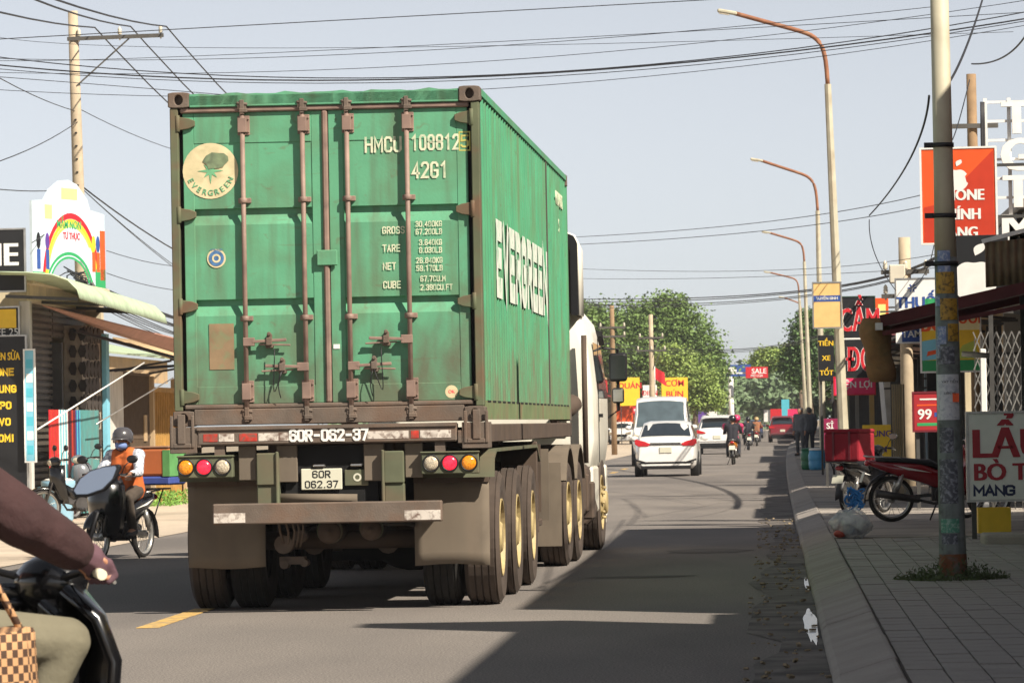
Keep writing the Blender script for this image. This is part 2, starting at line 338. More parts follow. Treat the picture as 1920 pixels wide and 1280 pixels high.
# ================================================================ container on a trailer behind a tractor
M_green = mk('container_green', '#4f9a72', .6, var=.12, scale=2.2, dirt='#5d7d55', damt=.45, dscale=1.6, streak='#6d6a4f', samt=.5, bump=.06, bscale=40, rust='#6b4a36', grime='#6f6a55')
M_gdoor = mk('container_door_green', '#5c9f7a', .6, var=.1, scale=3, dirt='#5f7a58', damt=.5, dscale=2.6, streak='#5b624a', samt=.5, bump=.06, bscale=40, rust='#6b4a36', grime='#5f5a48')
M_grust = mk('rail_green_dirty', '#6f7f58', .75, var=.2, scale=3, dirt='#7a5e4a', damt=.7, dscale=3)
M_rust = mk('rusty_brown_steel', '#665a50', .8, var=.25, scale=5, dirt='#6d5443', damt=.6, dscale=4, bump=.15, bscale=70)
M_bar = mk('lock_bar_brown', '#8c7468', .6, var=.2, scale=6, dirt='#5a4a44', damt=.5, dscale=5)
M_post = mk('rear_post_green_brown', '#5a6047', .75, var=.22, scale=3, dirt='#6e4a38', damt=.7, dscale=3.5)
M_gask = mk('door_gasket', '#4a403a', .9, var=.2)
M_dark = mk('dark_void', '#0d0d0e', .9, var=.1)
M_chassis = mk('chassis_dust', '#524439', .85, var=.22, scale=3, dirt='#4d413a', damt=.6, dscale=2.5, bump=.1)
M_olive = mk('olive_steel', '#5c604a', .8, var=.2, scale=4, dirt='#6b5a48', damt=.6, dscale=3)
M_flap = mk('dusty_rubber_flap', '#73685a', .9, var=.16, scale=1.5, dirt='#4e463d', damt=.5, dscale=1.5, streak='#77695a', samt=.4)
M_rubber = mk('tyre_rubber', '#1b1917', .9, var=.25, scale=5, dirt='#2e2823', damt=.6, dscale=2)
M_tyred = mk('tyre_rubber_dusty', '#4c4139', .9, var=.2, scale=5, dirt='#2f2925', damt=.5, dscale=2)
M_rim = mk('rim_dusty_cream', '#b3a071', .6, var=.2, scale=4, dirt='#7b6a52', damt=.6, dscale=4)
M_cream = mk('decal_cream', '#d9c9a0', .7, var=.1, dirt='#9a9a72', damt=.4, dscale=8)
M_wlet = mk('stencil_white', '#d5d6b8', .7, var=.15, scale=20, dirt='#6fa07c', damt=.5, dscale=14)
M_wsolid = mk('paint_white', '#e8e6e0', .6, var=.06)
M_black = mk('black_plastic', '#17171a', .5, var=.1)
M_chrome = mk('chrome', '#c9c9c9', .18, 1., var=.05)
M_orange = mk('lamp_amber', '#e0801a', .25, var=.7, scale=110, emit=.25, coat=.5)
M_redl = mk('lamp_red', '#ee2238', .25, var=.7, scale=110, emit=.9, coat=.5)
M_clear = mk('lamp_clear', '#b9ad97', .2, var=.6, scale=110, coat=.5)
M_glass = mk('vehicle_glass', '#232c33', .05, var=.05, spec=.9, coat=.6)
M_plate = mk('plate_white', '#cfcdb9', .55, var=.06)
TR = (-3.428, 32.8, 0); TRZ = -.0075
Z0, Z1, HW, CL = 1.468, 4.063, 1.219, 12.19
C = thing('shipping_container', 'tall green freight container with brown lock bars, riding on the trailer', 'container', (TR[0], TR[1], Z0), TRZ)
def zc(z): return z-Z0
# -- corner castings with an oval hole in the rear face
def casting(x0, x1, y0, y1, z0, z1, hole=True):
    m = MB(); n = 16; cx, cz = (x0+x1)/2, (z0+z1)/2
    if not hole: return m.box(x0, x1, y0, y1, z0, z1)
    out = []; inn = []
    for i in range(n):
        a = 2*PI*(i+.5)/n; c, s_ = math.cos(a), math.sin(a); k = 1/max(abs(c)/((x1-x0)/2), abs(s_)/((z1-z0)/2))
        out.append((cx+c*k, cz+s_*k)); inn.append((cx+.033*c, cz+.04*s_))
    vs = [(p[0], y0, p[1]) for p in out]+[(p[0], y0, p[1]) for p in inn]+[(p[0], y0+.07, p[1]) for p in inn]+[(p[0], y1, p[1]) for p in out]
    fs = []
    for i in range(n):
        j = (i+1) % n; fs += [(i, j, n+j, n+i), (n+i, n+j, 2*n+j, 2*n+i), (i, 3*n+i, 3*n+j, j)]
    fs += [tuple(range(2*n, 3*n)), tuple(range(3*n, 4*n))]
    return m.add(vs, fs)
for sx in (-1, 1):
    for zz in (0, 1):
        for yy in (0, 1):
            x0, x1 = (sx*HW, sx*(HW-.165)); x0, x1 = min(x0, x1), max(x0, x1)
            z0, z1 = (zc(Z1)-.118, zc(Z1)+.004) if zz else (-.004, .118)
            y0, y1 = (-.012, .17) if not yy else (CL-.17, CL+.006)
            casting(x0, x1, y0, y1, z0, z1, not yy).build('corner_casting', M_rust, C, bev=.006)
for sx in (-1, 1):
    m = MB(); x0, x1 = sorted((sx*(HW-.012), sx*(HW-.075))); m.box(x0, x1, 0, .15, .118, 2.477); m.build('corner_post', M_post, C, bev=.006)
    MB().box(*sorted((sx*(HW-.005), sx*(HW-.16))), CL-.11, CL, .118, 2.477).build('front_post', M_green, C)
MB().box(-1.054, 1.054, .0, .12, 2.478, 2.572).build('door_header', M_gdoor, C, bev=.006)
MB().box(-1.054, 1.054, .0, .15, .005, .128).build('door_sill', M_rust, C, bev=.006)
MB().box(-1.13, 1.13, .015, .05, 2.437, 2.478).build('header_gasket', M_bar, C, bev=.01)
MB().box(-1.13, 1.13, .01, .05, .128, .165).build('sill_gasket', M_rust, C, bev=.01)
# -- doors: flat frame, panel with pressed grooves
YD = .045
for sx in (-1, 1):
    xa, xb = (-1.114, -.022) if sx < 0 else (.026, 1.112)
    m = MB(); pa, pb = xa+.085+(.03 if sx > 0 else 0), xb-.085
    zt, zb = 2.437, .165
    m.box(xa, pa, YD, YD+.05, zb, zt); m.box(pb, xb, YD, YD+.05, zb, zt); m.box(pa, pb, YD, YD+.05, zt-.24, zt); m.box(pa, pb, YD, YD+.05, zb, zb+.14)
    D = m.build('container_door', M_gdoor, C, bev=.004)
    prof = [(zt-.24, YD+.006)]
    for zg in (3.154-Z0, 2.447-Z0):
        prof += [(zg+.004, YD+.006), (zg-.004, YD+.045), (zg-.045, YD+.045), (zg-.125, YD+.006)]
    prof += [(zb+.14, YD+.006)]
    xs = np.linspace(pa, pb, 14)
    rows = [[(x, y+.004*math.sin(3*x+2.2*z)*math.cos(2*z), z) for x in xs] for z, y in prof]
    MB().sheet(rows, False).build('door_panel', M_gdoor, D)
    # hinges
    for zh in (3.824, 3.113, 2.399, 1.693):
        m = MB(); x = sx*1.13; m.box(*sorted((x, x-sx*.115)), -.004, YD+.004, zc(zh)-.05, zc(zh)+.05) if False else None
        m.prism([(sx*1.155, zc(zh)-.055), (sx*1.06, zc(zh)-.04), (sx*1.015, zc(zh)-.022), (sx*1.015, zc(zh)+.022), (sx*1.06, zc(zh)+.04), (sx*1.155, zc(zh)+.055)], .012, YD+.002, 'y')
        m.cyl((sx*1.148, .008, zc(zh)-.065), (sx*1.148, .008, zc(zh)+.065), .018, n=10); m.build('hinge', M_post, D, bev=.004)
for sx in (-1, 1): MB().box(*sorted((sx*1.09, sx*1.15)), .075, .1, .13, 2.47).build('door_gap_shade', M_dark, C)  # black strips paint in the dark of the gaps beside the doors
MB().box(-.022, .022, .018, .07, .165, 2.437).build('centre_seal', M_bar, C, bev=.012)
MB().box(-.075, .085, .006, .03, 2.757-Z0-.06, 2.757-Z0+.06).build('seal_cover_plate', M_gdoor, C, bev=.006)
# -- lock bars, cams, guides, handles
for k, (xb_, side) in enumerate(((-.641, 'o'), (-.172, 'i'), (.175, 'i'), (.642, 'o'))):
    b = MB(); yb = -.012; b.cyl((xb_, yb, .07), (xb_, yb, 2.49), .019, n=14); B = b.build('lock_bar', M_bar, C); B.location = (0, .022, 0)
    for zt in (2.475, .085):
        m = MB(); m.box(xb_-.035, xb_+.035, -.03, .01, zt-.022, zt+.022); m.box(xb_-.02, xb_+.045, -.045, -.02, zt-.045, zt-.012); m.cyl((xb_-.04, -.025, zt+.03), (xb_+.045, -.025, zt+.02), .012); m.box(xb_-.018, xb_+.018, -.04, .0, zt-.06, zt+.055); m.build('cam_keeper', M_rust, B, bev=.005)
    for zt, h_ in ((3.80-Z0, .075), (1.73-Z0, .085)):
        m = MB(); m.box(xb_-.04, xb_+.055, .012, YD+.002, zt-h_, zt+h_); m.box(xb_-.034, xb_+.034, -.04, .014, zt-h_*.75, zt+h_*.75)
        for bx_ in (-.03, .046):
            for bz in (-.05, .05): m.cyl((xb_+bx_, .0, zt+bz), (xb_+bx_, .014, zt+bz), .008, n=8)
        m.build('bearing_bracket', M_bar, B, bev=.008)
    for zt in (3.214-Z0, 2.297-Z0):
        m = MB(); m.box(xb_-.042, xb_+.058, .0, YD, zt-.02, zt+.02); m.cyl((xb_, yb, zt-.02), (xb_, yb, zt+.02), .031); m.build('bar_guide', M_bar, B, bev=.004)
    zh = 2.115-Z0 if side == 'o' else 1.915-Z0; s_ = (1 if xb_ < 0 else -1)*(1 if side == 'o' else -1)
    m = MB(); x1 = xb_+s_*.32
    m.box(*sorted((xb_-s_*.02, xb_+s_*.07)), -.04, .0, zh-.033, zh+.033); m.bar((xb_+s_*.05, -.035, zh), (x1, -.03, zh+.012), .014, .024); m.bar((xb_+s_*.1, -.02, zh-.02), (x1+s_*.03, -.02, zh-.03), .012, .014)
    m.build('door_handle', M_bar, B, bev=.004)
    xh = xb_+s_*.185; m = MB(); m.box(xh-.03, xh+.03, -.03, YD, zh-.05, zh-.02); m.box(xh-.018, xh+.018, -.035, YD, zh+.0, zh+.06); m.box(xh-.024, xh+.024, -.05, -.03, zh-.03, zh+.03); m.cyl((xh,-.055,zh+.06),(xh,-.02,zh+.06),.016,n=8); m.build('handle_catch', M_rust, B, bev=.004)
    if side == 'i':
        m = MB(); m.tube([(xh+.04*s_*t+.03*s_*math.sin(t*2), -.045, zh-.03-.17*math.sin(t*PI/2*1.1)+(.10*max(0, t-.8))) for t in np.linspace(0, 2.0, 10)], .004); m.tube([(xh-.01-.02*math.sin(3*t), -.05, zh-.04-.2*t) for t in np.linspace(0,1,6)], .004); m.build('seal_wire', M_black, B)
# -- side walls (vertical trapezoid corrugation), roof, front, rails
def corr(y0, y1, x, depth, sx, z0, z1, pitch=.278):
    pts = []; y = y0
    while y < y1-.001:
        for t, d in ((0, 0), (.068, 0), (.139, 1), (.207, 1)):
            if y+t < y1: pts.append((y+t, x-sx*d*depth))
        y += pitch
    pts.append((y1, x)); return [[(px, py, z) for py, px in pts] for z in (z0, z1)]
for sx in (-1, 1):
    S = MB().sheet(corr(.15, CL-.11, sx*(HW-.012), .036, sx, .162, zc(Z1)-.06), False).build('side_wall', M_green, C)
    m = MB().box(*sorted((sx*(HW-.004), sx*(HW-.06))), .171, CL-.171, .012, .16); m.build('bottom_rail', M_grust, C)
    m = MB(); 
    m.box(*sorted((sx*(HW-.001), sx*(HW-.06))), .171, CL-.171, zc(Z1)-.062, zc(Z1)-.008); m.build('top_rail', M_green, C)
    for y in np.arange(.3, CL-.3, .556): MB().box(*sorted((sx*(HW-.002), sx*(HW-.012))), y, y+.34, .146, .162).build('rail_slot', M_dark, C)
m = MB(); rows = [[], [], []]
ys = np.arange(.1, CL-.05, .105)
for k, y in enumerate(ys):
    dz = zc(Z1)-.012-(.02 if (k//2) % 2 else 0)+.012*math.sin(k*.7)*math.sin(k*.23)
    for r, x in enumerate((-HW+.02, 0, HW-.02)): rows[r].append((x, y, dz))
m.sheet(rows, False); m.build('roof', M_green, C)
MB().sheet([[(x, CL-.03-(.04 if (k//2) % 2 else 0), z) for k, x in enumerate(np.linspace(-HW+.16, HW-.16, 30))] for z in (.1, zc(Z1)-.02)], False).build('front_wall', M_green, C)
MB().box(-HW+.07, HW-.07, .1, CL-.1, .03, .13).build('floor', M_rust, C)
# dented, rusty edge along the top of the header
m = MB(); zt = zc(Z1)
pl = [(-1.05+.075*k, zt-.014+.012*math.sin(k*1.7)*math.sin(k*.45)) for k in range(29)]
m.add([(x, .0, z) for i, (x, z) in enumerate(pl)]+[(x, .11, z) for x, z in pl]+[(x, .0, zt-.10) for x, z in pl], [(i, i+1, 30+i-1+0, 29+i) if False else (i, i+1, 29+i+1, 29+i) for i in range(28)]+[(58+i, 58+i+1, i+1, i) for i in range(28)]); m.build('header_edge', M_gdoor, C)
# -- stencils and stickers (rear)
YT = YD-.001
DL, DR = [o for o in C.children if o.name.startswith('container_door')][:2]
def disc(cx, cz, r, y, n=32, r2=None):
    m = MB(); m.add([(cx+r*math.cos(2*PI*i/n), y, cz+(r2 or r)*math.sin(2*PI*i/n)) for i in range(n)], [tuple(range(n))]); return m
def annul(cx, cz, ra, rb, y, n=32):
    m = MB(); m.add([(cx+r*math.cos(2*PI*i/n), y, cz+r*math.sin(2*PI*i/n)) for r in (ra, rb) for i in range(n)], [(i, (i+1) % n, n+(i+1) % n, n+i) for i in range(n)]); return m
zl = 3.453-Z0; xl = -.9
LG = annul(xl, zl, .0, .218, YD-.0015); LG = disc(xl, zl, .218, YD-.0015).build('round_decal', M_cream, DL)
M_gink = mk('decal_green_ink', '#6aa87c', .7, var=.2, scale=12)
star = []
for i in range(16):
    a = 2*PI*i/16+PI/2; r = .105 if i % 4 == 0 else (.075 if i % 2 == 0 else .03); star.append((xl+r*math.cos(a), zl-.0+r*math.sin(a)))
MB().add([(p[0], YD-.0045, p[1]) for p in star], [tuple(range(16))]).build('compass_star', M_gink, LG)
M_rubbed = mk('scraped_patch', '#7d8e6c', .8, var=.35, scale=9, dirt='#55604c', damt=.8, dscale=9)
random.seed(5); MB().add([(xl+.04+.10*math.cos(2*PI*i/14)*random.uniform(.75,1.2), YD-.0075, zl+.075+.07*math.sin(2*PI*i/14)*random.uniform(.75,1.15)) for i in range(14)], [tuple(range(14))]).build('scraped_patch', M_rubbed, LG)
for i, ch in enumerate('EVERGREEN'):
    a = rad(205+i*16.2); o = txt(ch, .062, M_gink, LG, (xl+.172*math.cos(a), YD-.006, zl+.172*math.sin(a)), (PI/2, -(a+PI/2), 0), bold=.012, ext=.0005); o.rotation_euler = (Matrix.Rotation(-(a+PI/2), 4, 'Y') @ Matrix.Rotation(PI/2, 4, 'X')).to_euler()
M_blue = mk('decal_blue', '#4a73a0', .6, var=.3, scale=40)
zz = 2.771-Z0; o = disc(-.865, zz, .074, YT-.0, 28).build('blue_seal_sticker', M_cream, DL); disc(-.865, zz, .06, YT-.003, 28).build('seal_print', M_blue, o); annul(-.865, zz, .02, .034, YT-.0045).build('seal_print_ring', M_cream, o); txt('APPROVED', .02, M_blue, o, (-.865, YT-.002, zz+.066), ext=.0005)
M_brownp = mk('brown_sticker', '#8a7458', .8, var=.2, dirt='#6b8a63', damt=.5, dscale=9)
MB().box(-.932, -.738, YT, YT+.003, 1.905-Z0, 2.262-Z0).build('faded_brown_plate', M_brownp, DL)
M_mud = mk('rust_run', '#6a6a4c', .8, var=.3, dirt='#4a8a66', damt=.8, dscale=6)
o = disc(.954, 1.70-Z0, .05, YT, 20).build('pale_round_sticker', M_cream, DR); txt('OK', .035, M_redl, o, (.954, YT-.002, 1.70-Z0), ext=.0004)
MB().box(.04, .09, YD-.006, YD-.002, 2.05-Z0, 2.085-Z0).build('small_white_plate', M_wsolid, DR)
YL = YD-.0008
stk('HMCU', .125, M_wlet, DR, (.455, YL, 3.628-Z0), w=.38, sw=.14, gap=.2)
stk('108812', .125, M_wlet, DR, (.862, YL, 3.637-Z0), w=.32, sw=.14, gap=.2)
m = MB(); xq, zq = 1.09, 3.64-Z0
for x0, x1, z0, z1 in ((-.045,.045,.066,.076),(-.045,.045,-.076,-.066),(-.045,-.037,-.066,.066),(.037,.045,-.066,.066)): m.box(xq+x0, xq+x1, YL-.001, YL+.001, zq+z0, zq+z1)
m.build('check_digit_box', mk('stencil_yellow', '#b9b562', .7, var=.2), DR); stk('5', .1, MATS['stencil_yellow'], DR, (xq, YL-.002, zq))
stk('42G1', .13, M_wlet, DR, (.815, YL, 3.423-Z0), w=.36, sw=.14, gap=.2)
for s, x, z, sz in (('GROSS', .44, 2.962, .088), ('TARE', .44, 2.822, .088), ('NET', .44, 2.683, .088), ('CUBE', .44, 2.538, .088)):
    stk(s, .058, M_wlet, DR, (x, YL, z-Z0), w=.4, sw=.15, gap=.22, al='LEFT')
for s, x, z in (('30.480KG', .70, 3.005), ('67.200LB', .70, 2.945), ('3.640KG', .725, 2.862), ('8.030LB', .725, 2.802), ('26.840KG', .70, 2.722), ('59.170LB', .70, 2.662), ('67.7CU.M', .73, 2.58), ('2.390CU.FT', .73, 2.512)):
    stk(s, .046, M_wlet, DR, (x, YL, z-Z0), w=.38, sw=.15, gap=.22, al='LEFT')
# side lettering on the right wall, big and worn
SW = [o for o in C.children if o.name.startswith('side_wall')][-1]
M_wworn = mk('side_letter_white', '#dfe3d6', .7, var=.12, scale=5, dirt='#57a27c', damt=.9, dscale=4.5)
RS = (PI/2, 0, PI/2)
for ch, y in zip('EVERGREEN', np.linspace(1.9, 8.1, 9)):
    o = stk(ch, .64, M_wworn, SW, (HW-.006, y, 2.79-Z0), RS, w=.8, sw=.27)
txt('HMCU 108812', .2, M_wlet, SW, (HW-.007, 10.7, 3.72-Z0), RS, bold=.02, ext=.002); txt('5', .2, M_wlet, SW, (HW-.007, 10.6, 3.45-Z0), RS, bold=.02, ext=.002)
MB().box(HW-.0125, HW-.004, 8.5, 8.6, .165, 2.53).build('wall_seam', M_gask, C)
# ================================================================ trailer
T = thing('semi_trailer', 'dusty brown skeletal semi-trailer with mud flaps and triple axles carrying the container', 'trailer', TR, TRZ)
for sx in (-1, 1):
    m = MB(); x0, x1 = sorted((sx*.36, sx*.50)); m.box(x0, x1, .15, 8.2, 1.02, 1.36); m.box(x0, x1, 8.2, 12.0, 1.2, 1.4)
    m.build('chassis_beam', M_chassis, T, bev=.01)
    m = MB(); x0, x1 = sorted((sx*1.15, sx*1.235)); m.box(x0, x1, .2, 11.9, 1.30, 1.445); m.build('side_rail', M_chassis, T, bev=.008)
m = MB()
for y in (1.6, 3.4, 5.3, 7.0, 8.6, 10.2, 11.7): m.box(-1.15, 1.15, y-.06, y+.06, 1.30, 1.42)
m.build('cross_members', M_chassis, T)
R = MB(); R.box(-1.03, .995, -.03, .12, 1.315, 1.462); RB = R.build('rear_bolster', M_rust, T, bev=.012)
MB().box(-1.03, .995, -.045, -.031, 1.435, 1.46).build('bolster_lip', M_rust, RB)
for sx in (-1, 1):
    m = MB(); x0, x1 = sorted((sx*1.034, sx*1.245)); m.box(x0, x1, -.03, .25, 1.258, 1.462); m.box(*sorted((sx*1.12, sx*1.18)), -.048, -.03, 1.33, 1.56); m.box(*sorted((sx*1.05, sx*1.075)), -.04, -.03, 1.3, 1.55); m.box(*sorted((sx*1.215, sx*1.24)), -.04, -.03, 1.3, 1.55); m.box(*sorted((sx*1.075, sx*1.215)), -.04, -.03, 1.3, 1.335); m.box(*sorted((sx*1.0, sx*1.034)), -.025, .1, 1.3, 1.4)
    m.build('twist_lock_housing', M_rust, T, bev=.008)
stk('60R-062-37', .1, M_wsolid, RB, (.0, -.037, 1.383), w=.42, sw=.2, gap=.2)
M_refr = mk('reflector_red', '#b8392c', .5, var=.3, scale=20, dirt='#6b554a', damt=1., dscale=24); M_refw = mk('reflector_white', '#cfc6bb', .5, var=.2, dirt='#6b554a', damt=1., dscale=22)
for x0, x1, mt in ((-.98,-.87,M_refr),(-.86,-.74,M_refw),(-.70,-.56,M_refr),(-.55,-.30,M_refw),(.30,.62,M_refw),(.64,.70,M_refr),(.71,.95,M_refw)):
    MB().box(x0, x1, -.0335, -.03, 1.345, 1.405).build('reflective_tape', mt, RB)
# light boxes
for sx, xs_ in ((-1, (-1.123, -.981, -.835)), (1, (1.085, .936, .791))):
    x0, x1 = (-1.185, -.757) if sx < 0 else (.713, 1.16); m = MB(); m.box(x0, x1, -.02, .12, 1.065, 1.235); m.box(x0-.01, x1+.01, -.035, .12, 1.225, 1.24); LBX = m.build('light_box', M_olive, T, bev=.012)
    for x, mt, nm in zip(xs_, (M_orange, M_redl, M_clear), ('amber lamp', 'red lamp', 'clear lamp')):
        m = MB(); m.lathe((x, -.02, 1.149), (0,-1,0), [(.068,0),(.068,.012),(.058,.014),(.058,.004)], 24); bz = m.build('lamp_bezel', M_black, LBX)
        m = MB(); m.lathe((x, -.022, 1.149), (0,-1,0), [(.056,0),(.054,.012),(.03,.02),(.004,.022)], 24); m.build('lamp_lens', mt, LBX)
    MB().box(*sorted((sx*.82, sx*.9)), .0, .1, 1.24, 1.32).build('light_bracket', M_rust, LBX)
# centre plate, number plate
MB().box(-.36, .36, .10, .13, .86, 1.3).build('rear_plate', M_dark, T)
P = MB().box(-.235, .086, .07, .08, .958, 1.122).build('number_plate', M_plate, T, bev=.006); stk('60R', .058, M_black, P, (-.075, .068, 1.078), w=.58, sw=.16); stk('062.37', .058, M_black, P, (-.075, .068, 1.0), w=.55, sw=.16)
P = MB().box(.105, .29, .075, .085, .985, 1.11).build('reflector_panel', M_olive, T, bev=.004); annul(.205, 1.05, .018, .032, .072).build('reflector_ring', M_plate, P)
for x in (-.09, .2): MB().box(x-.05, x+.05, .05, .1, 1.135, 1.16).build('plate_lamp', M_chrome, T, bev=.008)
for sx in (-1, 1):
    m = MB(); x0, x1 = sorted((sx*.42, sx*.575)); m.box(x0, x1, -.0, .1, 1.0, 1.25); m.prism([(x0, 1.0), (x1, 1.0), (x1+(.0 if sx>0 else 0), .84), (x0, .84)], .02, .12, 'y'); m.box(*sorted((sx*.40, sx*.425)), -.02, .14, .84, 1.26); m.build('hinge_bracket', M_olive, T, bev=.008)
    m = MB(); x0, x1 = sorted((sx*.26, sx*.42)); m.box(x0, x1, .05, .09, 1.02, 1.31); m.build('frame_gusset', M_flap, T, bev=.006); MB().box(*sorted((sx*.58, sx*.72)), .05, .09, 1.04, 1.31).build('frame_gusset', M_flap, T, bev=.006)
    # mud flaps
    x0, x1 = (-1.204, -.59) if sx < 0 else (.594, 1.19); m = MB()
    rows = [[(x, .62+.02*math.sin(5*x)+.03*(1-t)*math.sin(3*x+1), .343+.687*t+.008*math.sin(9*x)*(1-t)) for x in np.linspace(x0, x1, 10)] for t in np.linspace(0, 1, 8)]
    m.sheet(rows); FL = m.build('mud_flap', M_flap, T, thick=.012)
    m = MB(); m.box(x0-.0, x1, .59, .66, .99, 1.05)
    for x in np.linspace(x0+.06, x1-.06, 4): m.cyl((x, .58, 1.01), (x, .6, 1.01), .012, n=8)
    m.build('flap_bracket', M_chassis, T)
    # fender plate at the side of the wheels
    m = MB(); x0_, x1_ = sorted((sx*.62, sx*1.245)); 
    pf = [(.45,1.03),(.5,1.19),(.75,1.25),(5.9,1.25),(6.3,1.12),(6.3,1.09),(5.9,1.225),(.77,1.225),(.54,1.17),(.48,1.03)]
    m.prism(pf, x0_, x1_, 'x'); m.build('fender', M_olive, T)
MB().box(-.915, .87, -.06, .06, .70, .862).build('underride_bar', M_rust, T, bev=.01)
for x0, x1 in ((-.905,-.66),(.58,.86)): MB().box(x0, x1, -.0625, -.06, .715, .79).build('worn_tape', M_refw, T)
MB().cyl((-.42, .1, .9), (.2, .1, .885), .035, n=12).build('drawbar_pipe', M_flap, T)
for x, z, r in ((-.099, .610, .092), (.234, .625, .085)):
    m = MB(); m.lathe((x, .75, z), (0,-1,0), [(r,-.5),(r,.0),(r*.95,.03),(r*.6,.055),(r*.18,.06),(r*.18,.085),(.005,.085)], 24); m.build('air_tank', M_chassis, T)
    m = MB(); m.lathe((x, .78, z+.01), (0,1,0), [(r*1.12,0),(r*1.12,.05),(r*1.0,.05),(r*1.0,0)], 24); m.build('tank_strap', M_olive, T)
m = MB(); random.seed(3)
m.cyl((-.46,.9,.52),(-.46,.7,.52),.075); m.cyl((-.33,.9,.58),(-.33,.75,.58),.05); m.box(-.5,-.3,.75,.9,.36,.42); m.cyl((-.46,.72,.36),(-.46,.9,.36),.035); m.cyl((-.3,.72,.37),(-.3,.9,.37),.03)
for k in range(5): m.tube([(-.5+.05*k, .7, .75), (-.48+.05*k+.02*math.sin(k), .66, .62), (-.45+.03*k, .72, .5)], .01)
m.build('brake_valve', M_rust, T)
m = MB(); m.tube([(.6,.6,.66),(.5,.58,.68),(.35,.6,.67)], .02); m.build('air_hose', M_rubber, T)
# wheels
def truck_wheel(parent, x, y, sx, R_=.535, w=.275, dual=True, rim=M_rim, tm=None, front=False):
    def tyre(xc, nm='tyre', tm=tm):
        m = MB(); pr = [(R_*.56, -w*.42), (R_*.70, -w*.5), (R_*.9, -w*.52), (R_*.985, -w*.42)]
        for t in (-.3, -.1, .1, .3): pr += [(R_, w*(t-.085)), (R_, w*(t+.06)), (R_*.975, w*(t+.065)), (R_*.975, w*(t+.085))]
        pr += [(R_*.985, w*.42), (R_*.9, w*.52), (R_*.70, w*.5), (R_*.56, w*.42)]
        m.lathe((xc, y, R_), (1,0,0), pr, 44, smooth=False, caps=False); return m.build(nm, tm or M_tyred, parent, bev=.0)
    xo = sx*(1.24-w/2) if x is None else x
    Tt = tyre(xo); 
    if dual: tyre(xo-sx*.33, tm=M_rubber)  # inner tyre in a darker copy, the shade under the trailer as colour
    m = MB(); f = xo+sx*w*.5
    pr = [(R_*.575, -w*.4), (R_*.58, .0), (R_*.555, .0), (R_*.53, -.04), (R_*.50, -.05), (R_*.45, -.15 if not front else -.03), (R_*.25, -.15 if not front else .02), (R_*.24, -.02 if not front else .05), (R_*.2, .0 if not front else .06), (.01, .005 if not front else .06)]
    m.lathe((f, y, R_), (sx,0,0), pr, 36, smooth=False)
    for i in range(10):
        a = 2*PI*i/10; r = R_*.33; m.cyl((f-sx*(.155 if not front else .0), y+r*math.cos(a), R_+r*math.sin(a)), (f-sx*(.11 if not front else -.04), y+r*math.cos(a), R_+r*math.sin(a)), .018, n=6)
    m.build('rim', rim, Tt)
    for i in range(8):
        pass
for y in (1.33, 3.25, 5.25):
    for sx in (-1, 1): truck_wheel(T, None, y, sx)
    MB().cyl((-.9, y, .535), (.9, y, .535), .075, n=14).build('axle', M_chassis, T)
    for sx in (-1, 1):
        m = MB(); 
        for k in range(5): m.bar((sx*.43, y-.65+.07*k, .80-.035*k), (sx*.43, y+.65-.07*k, .80-.035*k), .09, .028)
        m.build('leaf_spring', M_chassis, T); MB().cyl((sx*.3,y+.1,.5),(sx*.3,y+.35,.55),.09).build('brake_chamber', M_rust, T)
# equipment hanging under the side rail: spare carrier, side marker
m = MB(); m.box(.9, 1.235, 5.95, 6.05, .55, 1.28); m.box(1.0, 1.235, 6.05, 6.6, .5, .56); m.box(1.19, 1.235, 6.0, 6.12, .45, 1.1); m.build('spare_carrier', M_chassis, T, bev=.008)
m = MB(); m.box(.95, 1.24, 7.6, 7.64, .52, 1.2); FP = m.build('front_fender_flap', M_flap, T)
m = MB(); m.lathe((1.12, 6.7, .79), (0,-1,0), [(.065,0),(.065,.02),(.05,.035),(.01,.04)], 20); m.build('side_marker', M_orange, T); MB().box(1.02, 1.22, 6.7, 6.76, .62, 1.25).build('marker_panel', M_chassis, T)
for sx in (-1, 1):
    m = MB(); m.box(*sorted((sx*.62, sx*.78)), 7.4, 7.6, .35, 1.3); m.box(*sorted((sx*.55, sx*.85)), 7.35, 7.65, .3, .36); m.build('landing_leg', M_chassis, T)
for sx in (-1, 1):
    m = MB(); m.sheet([[(x, 6.25+.01*math.sin(6*x), z) for x in np.linspace(sx*.6, sx*1.2, 6)] for z in (.3, .7, 1.1)]); m.build('mud_flap', M_flap, T, thick=.012)
m = MB(); m.lathe((0, 7.0, .62), (0,1,0), [(.3,-.12),(.48,-.13),(.53,-.08),(.53,.08),(.48,.13),(.3,.12)], 30); m.build('added_spare_tyre', M_rubber, T)  # spare wheel added to darken the view under the trailer
m = MB(); m.box(-.9, .9, 6.6, 6.68, .2, 1.05); m.build('underbody_blocker', M_dark, T)  # dark sheet added to block the lit road beyond, not a real rack
